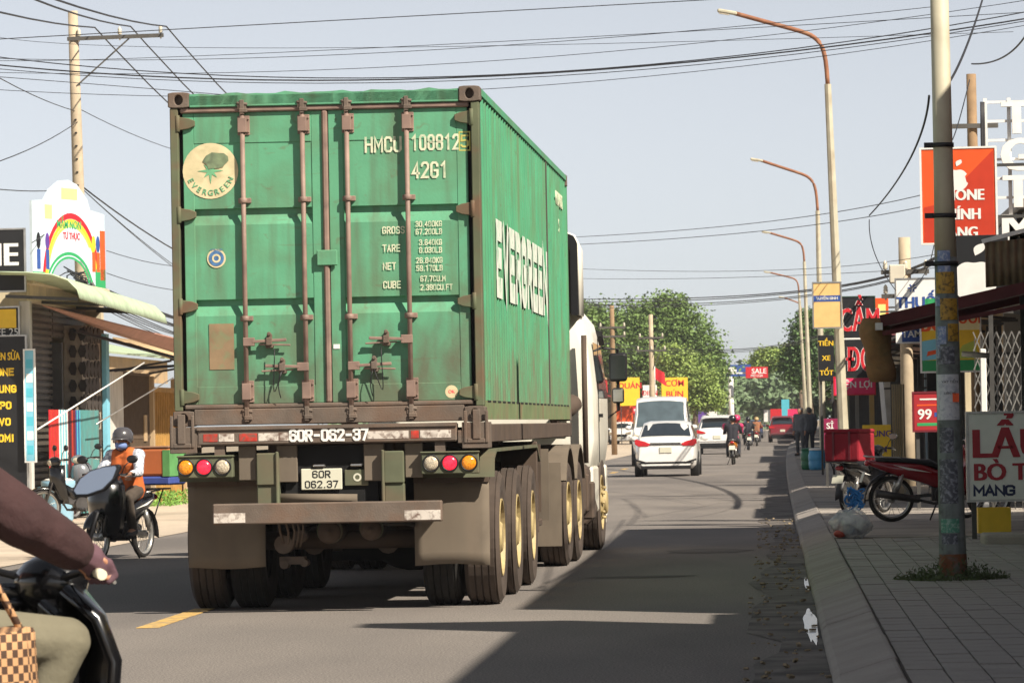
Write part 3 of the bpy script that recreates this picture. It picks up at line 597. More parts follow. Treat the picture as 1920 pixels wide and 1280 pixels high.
# ================================================================ tractor
M_cab = mk('cab_white', '#e8e4d6', .4, var=.06, scale=2, dirt='#b3a78e', damt=.3, dscale=2.5, coat=.3)
K = thing('tractor_truck', 'white cab-over tractor truck pulling the green container, right mirror showing', 'truck', (TR[0]+.14, 43.6, 0), rad(-1.7))
for sx in (-1, 1):
    MB().box(*sorted((sx*.36, sx*.44)), -.9, 5.3, .78, 1.05).build('chassis_beam', M_chassis, K)
for y in (-.55, .85):
    for sx in (-1, 1): truck_wheel(K, None, y, sx)
    MB().cyl((-.9, y, .535), (.9, y, .535), .09).build('axle', M_chassis, K)
for sx in (-1, 1): truck_wheel(K, sx*1.07, 4.75, sx, dual=False, front=True)
MB().cyl((-1., 4.75, .535), (1., 4.75, .535), .08).build('axle', M_chassis, K)
for sx in (-1, 1):
    m = MB()
    for yc in (-.55, .85):
        arc = [(yc+.66*math.cos(a), .56+.66*math.sin(a)) for a in np.linspace(rad(28), rad(152), 9)]; arc += [(yc+.63*math.cos(a), .56+.63*math.sin(a)) for a in np.linspace(rad(152), rad(28), 9)]
        m.prism(arc, *sorted((sx*.58, sx*1.26)), 'x')
    m.build('wheel_fender', M_flap, K)
    m = MB(); m.box(*sorted((sx*.62, sx*1.22)), 1.75, 2.9, .42, 1.0); m.build('fuel_tank', M_chassis, K, bev=.1, seg=3)
m = MB(); random.seed(8)
for k in range(9): m.box(*(lambda x, y, z: (x, x+random.uniform(.1,.3), y, y+random.uniform(.15,.4), z, z+random.uniform(.15,.5)))(random.uniform(.75,1.0), random.uniform(1.6,3.2), random.uniform(.3,.8)))
m.cyl((1.0,1.6,.95),(1.0,2.9,.95),.16); m.cyl((1.05,3.0,.5),(1.05,3.4,.5),.2); m.build('side_equipment', M_chassis, K, bev=.02)
MB().box(-1.2,1.2,5.38,5.5,.26,.95).build('front_bumper', M_cab, K, bev=.04, seg=2)
MB().lathe((0,.15,1.06),(0,0,1),[(.5,0),(.5,.1),(.3,.12)],24).build('fifth_wheel', M_chassis, K)
for sx in (-1, 1): MB().box(*sorted((sx*.56, sx*1.22)), -1.32, -1.3, .22, 1.05).build('mud_flap', M_flap, K)
# cab: loft of plan sections, tapering upward
Yb, Yf = 3.05, 5.45
secs = [(.95, 1.20, Yb+.0, Yf+.02), (1.25, 1.245, Yb, Yf+.06), (1.75, 1.245, Yb, Yf+.04), (2.25, 1.19, Yb+.02, Yf-.12), (2.55, 1.13, Yb+.04, Yf-.28), (2.70, 1.02, Yb+.1, Yf-.45), (2.74, .8, Yb+.3, Yf-.7)]
rings = []
for z, hw, ya, yb in secs:
    r = .16; ring = []
    for cx, cy, a0 in ((hw-r, yb-r, 0), (-hw+r, yb-r, 90), (-hw+r*.5, ya+r*.5, 180), (hw-r*.5, ya+r*.5, 270)):
        rr = r if a0 < 180 else r*.5
        for a in (0, 30, 60, 90): ring.append((cx+rr*math.cos(rad(a0+a)), cy+rr*math.sin(rad(a0+a)), z))
    rings.append(ring)
CB = MB().loft(rings).build('cab', M_cab, K, bev=.01)
m = MB(); m.prism([(Yb-.02,1.3),(Yb-.02,2.4),(Yb-.008,2.4),(Yb-.008,1.3)], -.9, .95, 'x'); m.build('rear_panel', M_cab, CB)
for z0, z1 in ((1.35,1.62),(1.72,2.02),(2.1,2.4)):
    for xa in (-1.0,-.1): MB().box(xa, xa+1.02, Yb-.022, Yb-.01, z0, z1).build('rear_rib', M_cab, CB, bev=.03, seg=2)
for sx in (-1, 1):
    m = MB(); m.add([(sx*1.252, Yb+.75, 1.72), (sx*1.252, Yf-.12, 1.72), (sx*1.19, Yf-.33, 2.32), (sx*1.19, Yb+.8, 2.34)], [(0,1,2,3)]); m.build('side_window', M_glass, CB)
    m = MB(); m.box(*sorted((sx*1.25, sx*1.258)), Yb+.7, Yb+.715, 1.0, 2.4); m.box(*sorted((sx*1.25, sx*1.285)), Yb+.78, Yb+.95, 1.5, 1.54); m.build('door_line', M_black, CB)
    MB().box(*sorted((sx*1.0, sx*1.22)), 3.15, 4.05, .45, .96).build('cab_skirt', M_cab, K, bev=.03, seg=2); MB().box(*sorted((sx*1.0, sx*1.22)), 5.2, 5.45, .35, .96).build('cab_skirt', M_cab, K, bev=.03, seg=2)
    # mirrors on an arm
    m = MB(); m.tube([(sx*1.2, Yf-.1, 2.3), (sx*1.36, Yf+.05, 2.28), (sx*1.36, Yf+.05, 1.58), (sx*1.25, Yf-.05, 1.5)], .018); A = m.build('mirror_arm', M_black, K)
    MB().box(*sorted((sx*1.26, sx*1.47)), Yf-.0, Yf+.1, 1.91, 2.24).build('main_mirror', M_black, A, bev=.04, seg=3); MB().box(*sorted((sx*1.28, sx*1.45)), Yf-.006, Yf+.0, 1.94, 2.21).build('mirror_glass', mk('mirror_glass_dark', '#3d4140', .12, .6, var=.2), A)
    MB().box(*sorted((sx*1.29, sx*1.43)), Yf-.0, Yf+.08, 1.66, 1.84).build('wide_mirror', M_black, A, bev=.03, seg=2); MB().box(*sorted((sx*1.305, sx*1.415)), Yf-.006, Yf, 1.68, 1.82).build('wide_mirror_glass', mk('mirror_glass_pale', '#a5a49c', .12, .6, var=.2), A)
m = MB(); m.prism([(Yf-.15,2.42),(Yf+.2,2.33),(Yf+.22,2.36),(Yf-.15,2.50)], -1.2, 1.2, 'x'); m.build('sun_visor', M_black, K, bev=.01)
m = MB(); m.add([(-1.05,Yf+.07,1.62),(1.05,Yf+.07,1.62),(.98,Yf-.2,2.4),(-.98,Yf-.2,2.4)],[(0,1,2,3)]); m.build('windshield', M_glass, CB)
# roof air deflector with rounded corner, dark open back
rows = []
for hw, ya, zt in ((1.12, Yb-.25, 3.52), (1.12, Yb+.35, 3.46), (1.05, Yb+1.0, 3.05), (.95, Yb+1.5, 2.75)):
    r = .12; rows.append([(-hw, ya, 2.62), (-hw, ya, zt-r), (-hw+r*.3, ya, zt-r*.3), (-hw+r, ya, zt), (hw-r, ya, zt), (hw-r*.3, ya, zt-r*.3), (hw, ya, zt-r), (hw, ya, 2.62)])
MB().sheet(rows).build('air_deflector', M_cab, K, thick=.03)
m = MB(); m.sheet([[(x, Yb-.27, z) for x, y_, z in rows[0]], [(x*.93, Yb-.27, 2.62+(z-2.62)*.93) for x, y_, z in rows[0]]], False); m.build('deflector_edge', M_black, K, thick=.02)
MB().box(-1.08, 1.08, Yb-.2, Yb-.18, 2.64, 3.42).build('deflector_backing', mk('deflector_brown', '#4a3b33', .8), K)
# air cleaner pipe and horn-shaped intake behind the cab
m = MB(); m.lathe((1.0, Yb-.22, 1.62), (-.35,-.6,-.35), [(.1,-.1),(.1,.05),(.07,.12),(.05,.3),(.045,.35)], 18); m.build('air_intake', M_chassis, K)
m = MB(); m.tube([(1.16,Yb-.1,1.0),(1.16,Yb-.1,2.4)], .03); m.build('grab_pipe', M_chassis, K)
# ================================================================ motorbikes and people
M_skin = mk('skin', '#a9785c', .55, var=.08)
M_denim = mk('trouser_dark', '#2c2f38', .85, var=.2)
M_seat = mk('seat_black', '#1a1a1c', .55, var=.15)
M_metal = mk('bike_metal', '#b5b3ae', .3, .7, var=.2)
M_engine = mk('engine_grey', '#4d4b4a', .5, .6, var=.3, dirt='#3a332d', damt=.6)
M_tyb = mk('bike_tyre', '#201f1f', .85, var=.2, dirt='#4c443c', damt=.4)
def paint(nm, c): return mk('bike_paint_'+nm, c, .25, var=.06, coat=.6)
def tyre_wheel(parent, y, R_=.285, w=.075, spokes=18, name='wheel', rimm=None):
    m = MB(); pr = [(R_-.055, -w*.35), (R_-.03, -w*.5), (R_-.01, -w*.35), (R_, 0), (R_-.01, w*.35), (R_-.03, w*.5), (R_-.055, w*.35)]
    m.lathe((0, y, R_), (1,0,0), pr, 30, caps=False); W = m.build(name, M_tyb, parent)
    m = MB(); m.lathe((0, y, R_), (1,0,0), [(R_-.046,-.03),(R_-.062,-.026),(R_-.07,0),(R_-.062,.026),(R_-.046,.03)], 30, caps=False); m.lathe((0,y,R_),(1,0,0),[(.012,-.07),(.05,-.05),(.05,.05),(.012,.07)],14)
    for i in range(spokes):
        a = 2*PI*i/spokes; b = a+(.35 if i % 2 else -.35); r = R_-.062
        m.cyl((.03 if i % 2 else -.03, y+.045*math.cos(b), R_+.045*math.sin(b)), (0, y+r*math.cos(a), R_+r*math.sin(a)), .003, n=4, caps=False)
    m.build('rim', rimm or M_metal, W); return W
def bike(label, loc, rz, col, scale=1., cowl=False, *, accent=None, rack=False, mirrors=True, group='motorbikes', detail=True, plate=True, tail=True, name='motorbike', cat='motorbike'):
    B = thing(name, label, cat, loc, rz, group); pm = col; B.scale = (scale,)*3
    tyre_wheel(B, -.61); tyre_wheel(B, .61)
    m = MB()
    for sx in (-1, 1): m.tube([(sx*.065,.61,.285),(sx*.065,.5,.6),(sx*.05,.42,.84)], .018, 8)
    m.cyl((0,.42,.82),(0,.39,.96),.03); m.build('front_fork', M_engine, B)
    arc = [(.61+.33*math.cos(a), .285+.33*math.sin(a)) for a in np.linspace(rad(20), rad(170), 10)]
    rows = [[(x*(.055), y, z-abs(x)*.035) for x in (-1,-.6,0,.6,1)] for y, z in arc]; m = MB().sheet(rows); m.build('front_fender', pm, B, thick=.006)
    # leg shield and nose
    rows = []
    for z, y, hw, d in ((.34,.33,.10,.0),(.45,.36,.17,.02),(.6,.40,.2,.04),(.75,.41,.205,.06),(.87,.40,.17,.07),(.93,.38,.1,.05)):
        rows.append([(hw*t, y+d*(1-t*t)*1.6-.10*abs(t)**3, z) for t in (-1,-.75,-.4,0,.4,.75,1)])
    MB().sheet(rows).build('leg_shield', pm, B, thick=.02)
    if cowl:
        rows = []
        for z, y, hw in ((.28,.37,.12),(.42,.42,.19),(.58,.46,.23),(.74,.47,.245),(.88,.44,.22),(.98,.40,.15)): rows.append([(hw*t, y+.08*(1-t*t)-.10*abs(t)**3, z) for t in np.linspace(-1,1,11)])
        MB().sheet(rows).build('front_cowl', pm, B, thick=.03)
    # headlight cowl on the handlebar
    m = MB(); m.ell((0,.42,.985),(.13,.10,.085),14,8); H = m.build('handlebar_cowl', pm if accent is None else accent, B); m = MB(); m.ell((0,.475,.975),(.085,.06,.055),12,8); m.build('headlight', M_clear, H)
    m = MB(); m.tube([(-.33,.30,1.02),(-.2,.36,1.02),(0,.40,.98),(.2,.36,1.02),(.33,.30,1.02)], .012, 8); HB = m.build('handlebar', M_black, B)
    m = MB()
    for sx in (-1, 1):
        MB().cyl((sx*.24,.335,1.02),(sx*.345,.29,1.02),.018,n=10).build('grip', M_rubber, HB); MB().tube([(sx*.2,.40,1.01),(sx*.28,.39,1.0),(sx*.36,.345,.99)], .006).build('brake_lever', M_metal, HB)
        if mirrors:
            MB().tube([(sx*.2,.36,1.03),(sx*.24,.36,1.12),(sx*.3,.34,1.18)], .007).build('mirror_stalk', M_black, HB)
            mm = MB(); mm.ell((sx*.33,.335,1.2),(.075,.022,.05),14,8); mh = mm.build('mirror', M_black, HB); mm = MB(); mm.add([(sx*.33+.065*math.cos(2*PI*i/16), .31, 1.2+.041*math.sin(2*PI*i/16)) for i in range(16)], [tuple(range(16))]); mm.build('mirror_glass', MATS['mirror_glass_pale'], mh)
    # body: step-through tube cover, side panels, tail
    rings = []
    for y, hw, zb, zt in ((.36,.07,.52,.70),(.15,.10,.40,.58),(-.05,.12,.40,.64),(-.25,.15,.48,.735),(-.5,.135,.55,.745),(-.78,.08,.66,.76),(-.92,.04,.72,.77)):
        rings.append([(hw*c, y, (zb+zt)/2+(zt-zb)/2*s_) for c, s_ in ((0,-1),(.8,-.85),(1,-.2),(.95,.5),(.6,.95),(0,1),(-.6,.95),(-.95,.5),(-1,-.2),(-.8,-.85))])
    MB().loft(rings).build('body_panel', pm, B)
    if accent is not None or detail:
        for sx in (-1, 1): MB().add([(sx*.158,-.12,.60),(sx*.162,-.38,.66),(sx*.152,-.6,.705),(sx*.157,-.42,.64)], [(0,1,2,3)]).build('side_decal', M_wsolid, B, thick=.004)
    rings = []
    for y, hw, zb, zt in ((-.0,.07,.62,.70),(-.12,.11,.66,.765),(-.3,.13,.70,.775),(-.5,.125,.72,.80),(-.7,.10,.73,.805),(-.8,.06,.74,.79)):
        rings.append([(hw*c, y, (zb+zt)/2+(zt-zb)/2*s_) for c, s_ in ((0,-1),(.9,-.7),(1,.2),(.75,.85),(0,1),(-.75,.85),(-1,.2),(-.9,-.7))])
    MB().loft(rings).build('seat', M_seat, B)
    # engine, swing arm, exhaust, shocks, stand
    m = MB(); m.cyl((-.11,.02,.33),(.11,.02,.33),.11,n=14); m.bar((0,.05,.35),(0,.32,.42),.13,.12); m.box(-.09,.09,-.12,.05,.25,.42); m.build('engine', M_engine, B, bev=.01)
    m = MB()
    for sx in (-1, 1): m.bar((sx*.06,-.05,.33),(sx*.06,-.62,.285),.025,.04)
    m.build('swing_arm', M_engine, B)
    for sx in (-1, 1):
        m = MB(); m.cyl((sx*.1,-.58,.33),(sx*.1,-.46,.62),.022,n=8); m.cyl((sx*.1,-.56,.38),(sx*.1,-.49,.56),.032,n=10); m.build('shock_absorber', M_metal, B)
    m = MB(); m.tube([(.1,.28,.36),(.12,.2,.24),(.13,-.1,.22),(.14,-.3,.27)], .018, 8); m.cyl((.145,-.28,.27),(.155,-.82,.36),.042,.05,n=14); m.build('exhaust', M_engine, B)
    m = MB(); m.tube([(-.14,-.02,.26),(-.14,.06,.24),(.14,.06,.24),(.14,-.02,.26)], .012); m.box(-.24,-.13,.06,.1,.245,.27); m.box(.13,.24,.06,.1,.245,.27); m.build('foot_pegs', M_black, B)
    m = MB(); m.tube([(-.1,-.02,.24),(-.2,-.1,.01)], .011); m.build('side_stand', M_black, B)
    m = MB(); arc = [(-.61+.335*math.cos(a), .285+.335*math.sin(a)) for a in np.linspace(rad(70), rad(185), 8)]; m.sheet([[(x*.06, y, z-abs(x)*.03) for x in (-1,0,1)] for y, z in arc]); m.build('rear_fender', M_black, B, thick=.008)
    if tail:
        m = MB(); m.ell((0,-.9,.73),(.075,.04,.04),12,8); m.build('tail_light', mk('bike_tail_red', '#b3202a', .25, var=.1, coat=.5), B)
    if plate:
        m = MB(); m.obox((0,-.965,.56),(.19,.006,.14), Matrix.Rotation(rad(-20),3,'X')); m.build('number_plate', M_plate, B)
    m = MB(); m.tube([(-.11,-.5,.79),(-.11,-.88,.81),(0,-.94,.82),(.11,-.88,.81),(.11,-.5,.79)], .011); m.build('grab_rail', M_metal, B)
    if rack:
        m = MB(); m.box(-.16,.16,-1.1,-.6,.815,.835); m.tube([(-.1,-1.0,.82),(-.1,-.75,.5)], .01); m.tube([(.1,-1.0,.82),(.1,-.75,.5)], .01); m.build('rear_rack', M_black, B)
    return B
def lp(a, b, t): return Vector(a).lerp(Vector(b), t)
SIT = dict(pel=(0,-.27,.84), wai=(0,-.24,1.0), che=(0,-.18,1.17), nec=(0,-.13,1.33), hea=(0,-.09,1.455),
    sh=(.185,-.16,1.27), el=(.27,.02,1.06), wr=(.285,.25,1.045), ha=(.29,.32,1.03), hip=(.095,-.24,.83), kn=(.17,.14,.74), an=(.18,.02,.36), to=(.18,.18,.29))
STAND = dict(pel=(0,0,.92), wai=(0,0,1.08), che=(0,0,1.28), nec=(0,0,1.46), hea=(0,.02,1.58),
    sh=(.19,0,1.41), el=(.25,-.03,1.13), wr=(.24,.06,.89), ha=(.235,.09,.80), hip=(.1,0,.90), kn=(.11,.03,.49), an=(.11,0,.08), to=(.12,.17,.04))
def figure(label, loc, rz, J=SIT, shirt=M_denim, trousers=M_denim, shoe=M_black, helmet=None, mask=None, hair=True, over=None, vox=.016, group=None, mods=None, long_sleeve=True, hands=False, scale=1., asym=None, bulk=0., gloves=None):
    """one continuous body grown from overlapping tapered limbs, clothes as children"""
    J = dict(J); 
    if mods: J.update(mods)
    P = thing('person', label, 'person', loc, rz, group); P.scale = (scale,)*3
    def j(k, sx):
        if asym and (k, sx) in asym: return Vector(asym[(k, sx)])
        p = J[k]; return Vector((p[0]*sx, p[1], p[2]))
    he = Vector(J['hea']); b = MB()
    def torso(m, g, shl=True):
        pe, wa, ch, ne = (Vector(J[k]) for k in ('pel','wai','che','nec'))
        X = Vector((1,0,0))
        for a, c, r0, r1, s0, s1 in ((pe, wa, .125, .115, .055, .045), (wa, ch, .115, .125, .045, .065), (ch, lp(ch, ne, .6), .125, .085, .07, .075)):
            for sx in (-1, 1): m.cap(a+X*sx*s0, c+X*sx*s1, r0+g, r1+g, 12)
        for sx in (-1, 1): m.cap(lp(ch, ne, .55), j('sh', sx) if shl else lp(lp(ch, ne, .55), j('sh', sx), .45), .08+g, (.068 if shl else .06)+g)
    def arm(m, g, fr=1.):
        for sx in (-1, 1):
            m.cap(j('sh',sx), j('el',sx), .062+g, .046+g); m.cap(j('el',sx), lp(j('el',sx), j('wr',sx), fr), .045+g, .034+g*.8)
    def leg(m, g, fr=.92):
        for sx in (-1, 1):
            m.cap(j('hip',sx), j('kn',sx), .092+g, .06+g); m.cap(j('kn',sx), lp(j('kn',sx), j('an',sx), fr), .058+g, .042+g)
    torso(b, 0); arm(b, 0); leg(b, 0, 1.)
    b.cap(Vector(J['che'])+Vector((0,0,.1)), he, .058, .055); b.ell(he+Vector((0,.005,.01)), (.076,.098,.118), 14, 10)
    F = Vector((0,1,0)); b.ell(he+Vector((0,.1,-.015)), (.016,.022,.024)); b.ell(he+Vector((0,.07,-.085)), (.035,.035,.03))
    for sx in (-1, 1): b.ell(he+Vector((sx*.078,-.005,-.01)), (.012,.025,.032)); b.cap(j('an',sx), j('to',sx), .045, .035)
    for sx in (-1, 1):
        w_, h_ = j('wr',sx), j('ha',sx); d = (h_-w_).normalized(); b.cap(w_, h_, .034, .036)
        s_ = Vector((sx,0,0)); dn = Vector((0,0,-1))
        if hands:
            side = d.cross(Vector((0,0,1))).normalized()
            for q, off in enumerate((-.036,-.012,.012,.036)):
                k0 = h_+side*off+d*.025; k1 = k0+d*.035+dn*.012; k2 = k1+dn*.035-d*.006; b.cap(k0, k1, .011, .01, 8); b.cap(k1, k2, .01, .009, 8); b.cap(k2, k2-d*.03+dn*.004, .009, .008, 8)
            t0 = h_-side*.03*sx; b.cap(t0, t0+dn*.03-side*.012*sx, .012, .01, 8); b.cap(t0+dn*.03-side*.012*sx, t0+dn*.045+d*.03, .01, .009, 8)
        else:
            b.cap(h_, h_+d*.05+dn*.02, .03, .024)
    b.build('body', M_skin, P, remesh=min(vox, .007 if hands else vox), smooth_it=2)
    m = MB(); torso(m, .016); arm(m, .014+bulk, .97 if long_sleeve else .1); m.build('shirt', shirt, P, remesh=vox, smooth_it=3)
    m = MB(); leg(m, .016)
    pe = Vector(J['pel'])
    for sx in (-1, 1): m.cap(pe+Vector((sx*.055,0,.0)), j('hip',sx), .135, .11)
    m.build('trousers', trousers, P, remesh=vox, smooth_it=3)
    for sx in (-1, 1):
        m = MB(); m.cap(j('an',sx)+Vector((0,-.03,-.02)), j('to',sx), .052, .042); m.build('shoe', shoe, P, remesh=vox)
    if gloves is not None:
        for sx in (-1, 1):
            m = MB(); w_, h_ = j('wr',sx), j('ha',sx); d = (h_-w_).normalized(); m.cap(lp(w_,h_,-.3), h_, .044, .046); m.cap(h_, h_+d*.05-Vector((0,0,.025)), .045, .038)
            side = d.cross(Vector((0,0,1))).normalized()
            for off in (-.036,-.012,.012,.036): k0 = h_+side*off+d*.045; m.cap(k0, k0+d*.025-Vector((0,0,.03)), .015, .014, 8); m.cap(k0+d*.025-Vector((0,0,.03)), k0-Vector((0,0,.055)), .014, .012, 8)
            m.build('glove', gloves, P, remesh=.006, smooth_it=2)
    # face
    for sx in (-1, 1):
        e = MB(); e.ell(he+Vector((sx*.032,.084,.018)), (.014,.012,.009)); e.build('eye', M_black, P)
    if helmet is None and hair:
        m = MB(); m.ell(he+Vector((0,-.018,.03)), (.088,.105,.115), 14, 10); m.build('hair', M_black, P)
    if helmet is not None:
        m = MB(); rings = []
        for t, rx, ry, z, dy in ((0,.122,.145,-.03,-.02),(1,.128,.15,.03,-.015),(2,.122,.142,.085,-.012),(3,.098,.115,.13,-.012),(4,.06,.07,.155,-.012),(5,.015,.02,.163,-.012)):
            rings.append([he+Vector((rx*math.cos(a), ry*math.sin(a)+dy, z+(.03 if math.sin(a) > .5 and t == 0 else 0))) for a in np.linspace(0, 2*PI, 20, endpoint=False)])
        m.loft(rings); HM = m.build('helmet', helmet, P)
        m = MB(); m.sheet([[he+Vector((.125*math.cos(a), .14*math.sin(a)-.01, .028)) for a in np.linspace(rad(25), rad(155), 9)], [he+Vector((.125*math.cos(a), .20*math.sin(a)-.01, .012)) for a in np.linspace(rad(25), rad(155), 9)]]); m.build('helmet_peak', helmet, HM, thick=.008)
        m = MB()
        for sx in (-1, 1): m.tube([he+Vector((sx*.1,.0,-.02)), he+Vector((sx*.075,.03,-.1)), he+Vector((0,.05,-.135))], .006)
        m.build('chin_strap', M_black, HM)
    if mask is not None:
        m = MB(); m.ell(he+Vector((0,.035,-.06)), (.078,.085,.058), 14, 10); m.build('face_mask', mask, P)
    if over is not None:
        m = MB(); torso(m, .024, False); m.build('vest', over, P, remesh=vox, smooth_it=3)
    return P
# ================================================================ cars
M_cwhite = mk('car_white', '#e9e7e2', .22, var=.03, coat=.7)
M_cred = mk('car_red', '#7e1420', .22, var=.05, coat=.7)
M_tailr = mk('car_tail_red', '#b8141f', .15, var=.15, scale=20, emit=.12, coat=.7)
M_trim = mk('car_black_trim', '#141517', .5, var=.1)
M_alloy = mk('alloy_wheel', '#8e8f91', .3, .8, var=.1)
KINDS = {
 'sedan': dict(L=4.42, W=1.69, zb=.2, belt=.93, rear=(-1.86,-1.0), front=(.72,1.38), cab=(-1.1,.8), wy=(-1.33,1.30), R=.30,
   top=[(-2.21,.62),(-2.205,.80),(-2.17,.97),(-2.08,1.03),(-1.86,1.05),(-1.45,1.24),(-1.0,1.415),(-.5,1.468),(.1,1.47),(.45,1.44),(.72,1.36),(1.05,1.17),(1.38,.99),(1.7,.93),(2.02,.83),(2.17,.68),(2.21,.5)]),
 'suv': dict(L=4.6, W=1.86, zb=.25, belt=1.02, rear=(-2.16,-1.86), front=(.62,1.32), cab=(-1.9,.7), wy=(-1.38,1.36), R=.345,
   top=[(-2.3,.6),(-2.29,.85),(-2.25,1.04),(-2.16,1.12),(-2.0,1.38),(-1.86,1.58),(-1.6,1.655),(-1.0,1.69),(0,1.69),(.35,1.66),(.62,1.58),(.95,1.36),(1.32,1.12),(1.7,1.05),(2.1,.95),(2.25,.8),(2.3,.55)]),
 'hatch': dict(L=3.7, W=1.6, zb=.2, belt=.95, rear=(-1.74,-1.45), front=(.55,1.1), cab=(-1.5,.6), wy=(-1.15,1.1), R=.29,
   top=[(-1.85,.55),(-1.84,.8),(-1.8,1.0),(-1.74,1.05),(-1.6,1.3),(-1.45,1.46),(-1.2,1.51),(-.5,1.53),(.1,1.52),(.35,1.48),(.55,1.40),(.8,1.22),(1.1,1.05),(1.4,.98),(1.7,.86),(1.82,.7),(1.85,.45)]),
 'van': dict(L=5.2, W=1.95, zb=.3, belt=1.2, rear=(-2.58,-2.5), front=(1.35,2.0), cab=(-2.5,1.5), wy=(-1.6,1.75), R=.36,
   top=[(-2.6,.6),(-2.59,1.1),(-2.58,1.3),(-2.5,2.12),(-2.3,2.22),(-1.5,2.27),(0,2.28),(1.0,2.26),(1.35,2.18),(1.65,1.75),(2.0,1.24),(2.2,1.16),(2.45,1.05),(2.56,.85),(2.6,.5)]),
}
def car(label, loc, rz, kind, pm, group='vehicles on the street', plate='', dirt=None, lit=False, rack=False):
    k = KINDS[kind]; A = thing('car' if kind != 'van' else 'van', label, 'car' if kind != 'van' else 'van', loc, rz, group); hw0 = k['W']/2; top = k['top']; L = k['L']
    st = []
    for y, zt in top:
        e = abs(y)/(L/2); hw = hw0*(1-.13*max(0, e-.72)/.28*max(0, e-.72)/.28-.03*e); cab = k['cab'][0]-.01 <= y <= k['cab'][1]
        zb = k['zb']+(.06 if e > .9 else 0); be = min(k['belt'], zt-.03)
        if y < 0 and not cab: be = min(k['belt']+.02, zt-.03)
        f = max(0, min(1, (zt-be)/.42)); xr = hw*(.93-(.09 if kind == 'van' else .19)*f); zr = zt-.015-.045*f
        h = [(0,zb),(hw*.84,zb),(hw*.965,zb+.10),(hw,zb+(be-zb)*.45),(hw*.992,zb+(be-zb)*.75),(hw*.955,be),(xr,zr),(xr*.72,zt-.006),(0,zt)]
        st.append((y, h))
    rings = [[(x, y, z) for x, z in h]+[(-x, y, z) for x, z in h[-2:0:-1]] for y, h in st]
    BD = MB().loft(rings, True, True).build('body', pm, A); mo = BD.modifiers.new('b', 'BEVEL'); mo.width = .03; mo.segments = 2; mo.limit_method = 'ANGLE'; mo.angle_limit = rad(38)
    # glass
    def glass(y0, y1, nm, off):
        ss = [(y, h) for y, h in st if y0-.001 <= y <= y1+.001]; rows = []
        n = len(ss)
        for i, (y, h) in enumerate(ss):
            xe = h[6][0]*.93; zt = h[8][1]; zr = h[6][1]; rows.append([(xe*t, y, zt+(zr-zt)*abs(t)**2.2+.012) for t in (-1,-.8,-.4,0,.4,.8,1)])
        def trim(a, b, t): return [tuple(lp(p, q, t)) for p, q in zip(a, b)]
        rows[0] = trim(rows[0], rows[1], .12); rows[-1] = trim(rows[-1], rows[-2], .1)
        rows = [[(p[0], p[1]+off*.018, p[2]) for p in r] for r in rows]; MB().sheet(rows).build(nm, GM, BD)
    GM = mk('van_glass', '#4d5a60', .08, var=.2, scale=3, spec=.9, coat=.6) if kind == 'van' else M_glass; glass(*k['rear'], 'rear_window', -1); glass(*k['front'], 'windshield', 1)
    ss = [(y, h) for y, h in st if k['cab'][0]-.2 <= y <= k['cab'][1]+.3 and h[6][1]-h[5][1] > .1]
    for sx in (-1, 1):
        rows = [[(sx*(lp((h[5][0],0,0),(h[6][0],0,0),t).x+.008), y, h[5][1]+(h[6][1]-h[5][1])*t) for t in (.08,.5,.88)] for y, h in ss]; MB().sheet(rows).build('side_window', M_glass, BD)
        m = MB(); ym = (k['front'][0]+k['front'][1])/2-.05; m.ell((sx*(hw0+.1), ym, k['belt']+.06), (.11,.07,.075), 12, 8); m.box(*sorted((sx*(hw0-.06), sx*(hw0+.06))), ym-.02, ym+.02, k['belt']+.0, k['belt']+.04); m.build('wing_mirror', pm, A)
    # wheels
    for y in k['wy']:
        for sx in (-1, 1):
            R_ = k['R']; xo = sx*(hw0-.10); m = MB(); m.lathe((xo, y, R_), (sx,0,0), [(R_*.62,-.1),(R_*.9,-.1),(R_,-.075),(R_,.075),(R_*.92,.1),(R_*.66,.095)], 28, caps=True); W = m.build('wheel', M_tyb, A)
            m = MB(); m.lathe((xo, y, R_), (sx,0,0), [(R_*.66,.09),(R_*.6,.1),(R_*.5,.07),(R_*.2,.09),(.01,.1)], 20); m.build('alloy', M_alloy, W)
            m = MB(); m.lathe((xo-sx*.02, y, R_), (sx,0,0), [(R_*1.18,-.1),(R_*1.18,.119),(R_*1.0,.119)], 28, caps=True); m.build('wheel_arch', M_trim, W)
    # tail
    yr = -L/2; hwr = st[2][1][3][0]
    zt = {'sedan': .86, 'suv': .95, 'hatch': .9, 'van': 1.0}[kind]
    for sx in (-1, 1):
        if kind == 'sedan': poly = [(.40,.84),(.47,.80),(.72,.80),(.81,.86),(.815,.97),(.76,.985),(.55,.93),(.42,.87)]
        elif kind == 'suv': poly = [(.48,.92),(.6,.89),(.86,.90),(.88,1.04),(.84,1.06),(.62,1.0),(.5,.96)]
        elif kind == 'hatch': poly = [(.58,.8),(.76,.8),(.77,1.0),(.68,1.0),(.6,.9)]
        else: poly = [(.82,.7),(.94,.7),(.94,1.2),(.84,1.2)]
        MB().prism([(sx*x, z) for x, z in poly], yr-.014, yr+.3, 'y').build('tail_light', M_tailr, A, bev=.012, seg=2)
        yf = L/2; ph = {'sedan': (.45,.79,.60,.74), 'suv': (.5,.88,.72,.88), 'hatch': (.42,.74,.6,.8), 'van': (.55,.9,.78,1.02)}[kind]; MB().prism([(sx*ph[0], ph[2]), (sx*ph[1], ph[2]+.05), (sx*ph[1], ph[3]+.04), (sx*ph[0], ph[3]-.04)], yf-.32, yf-.0, 'y').build('headlight', M_clear, A, bev=.02)
    m = MB(); zb = k['zb']; m.box(-hwr*.9, hwr*.9, yr-.02, yr+.3, zb+.0, zb+.09)
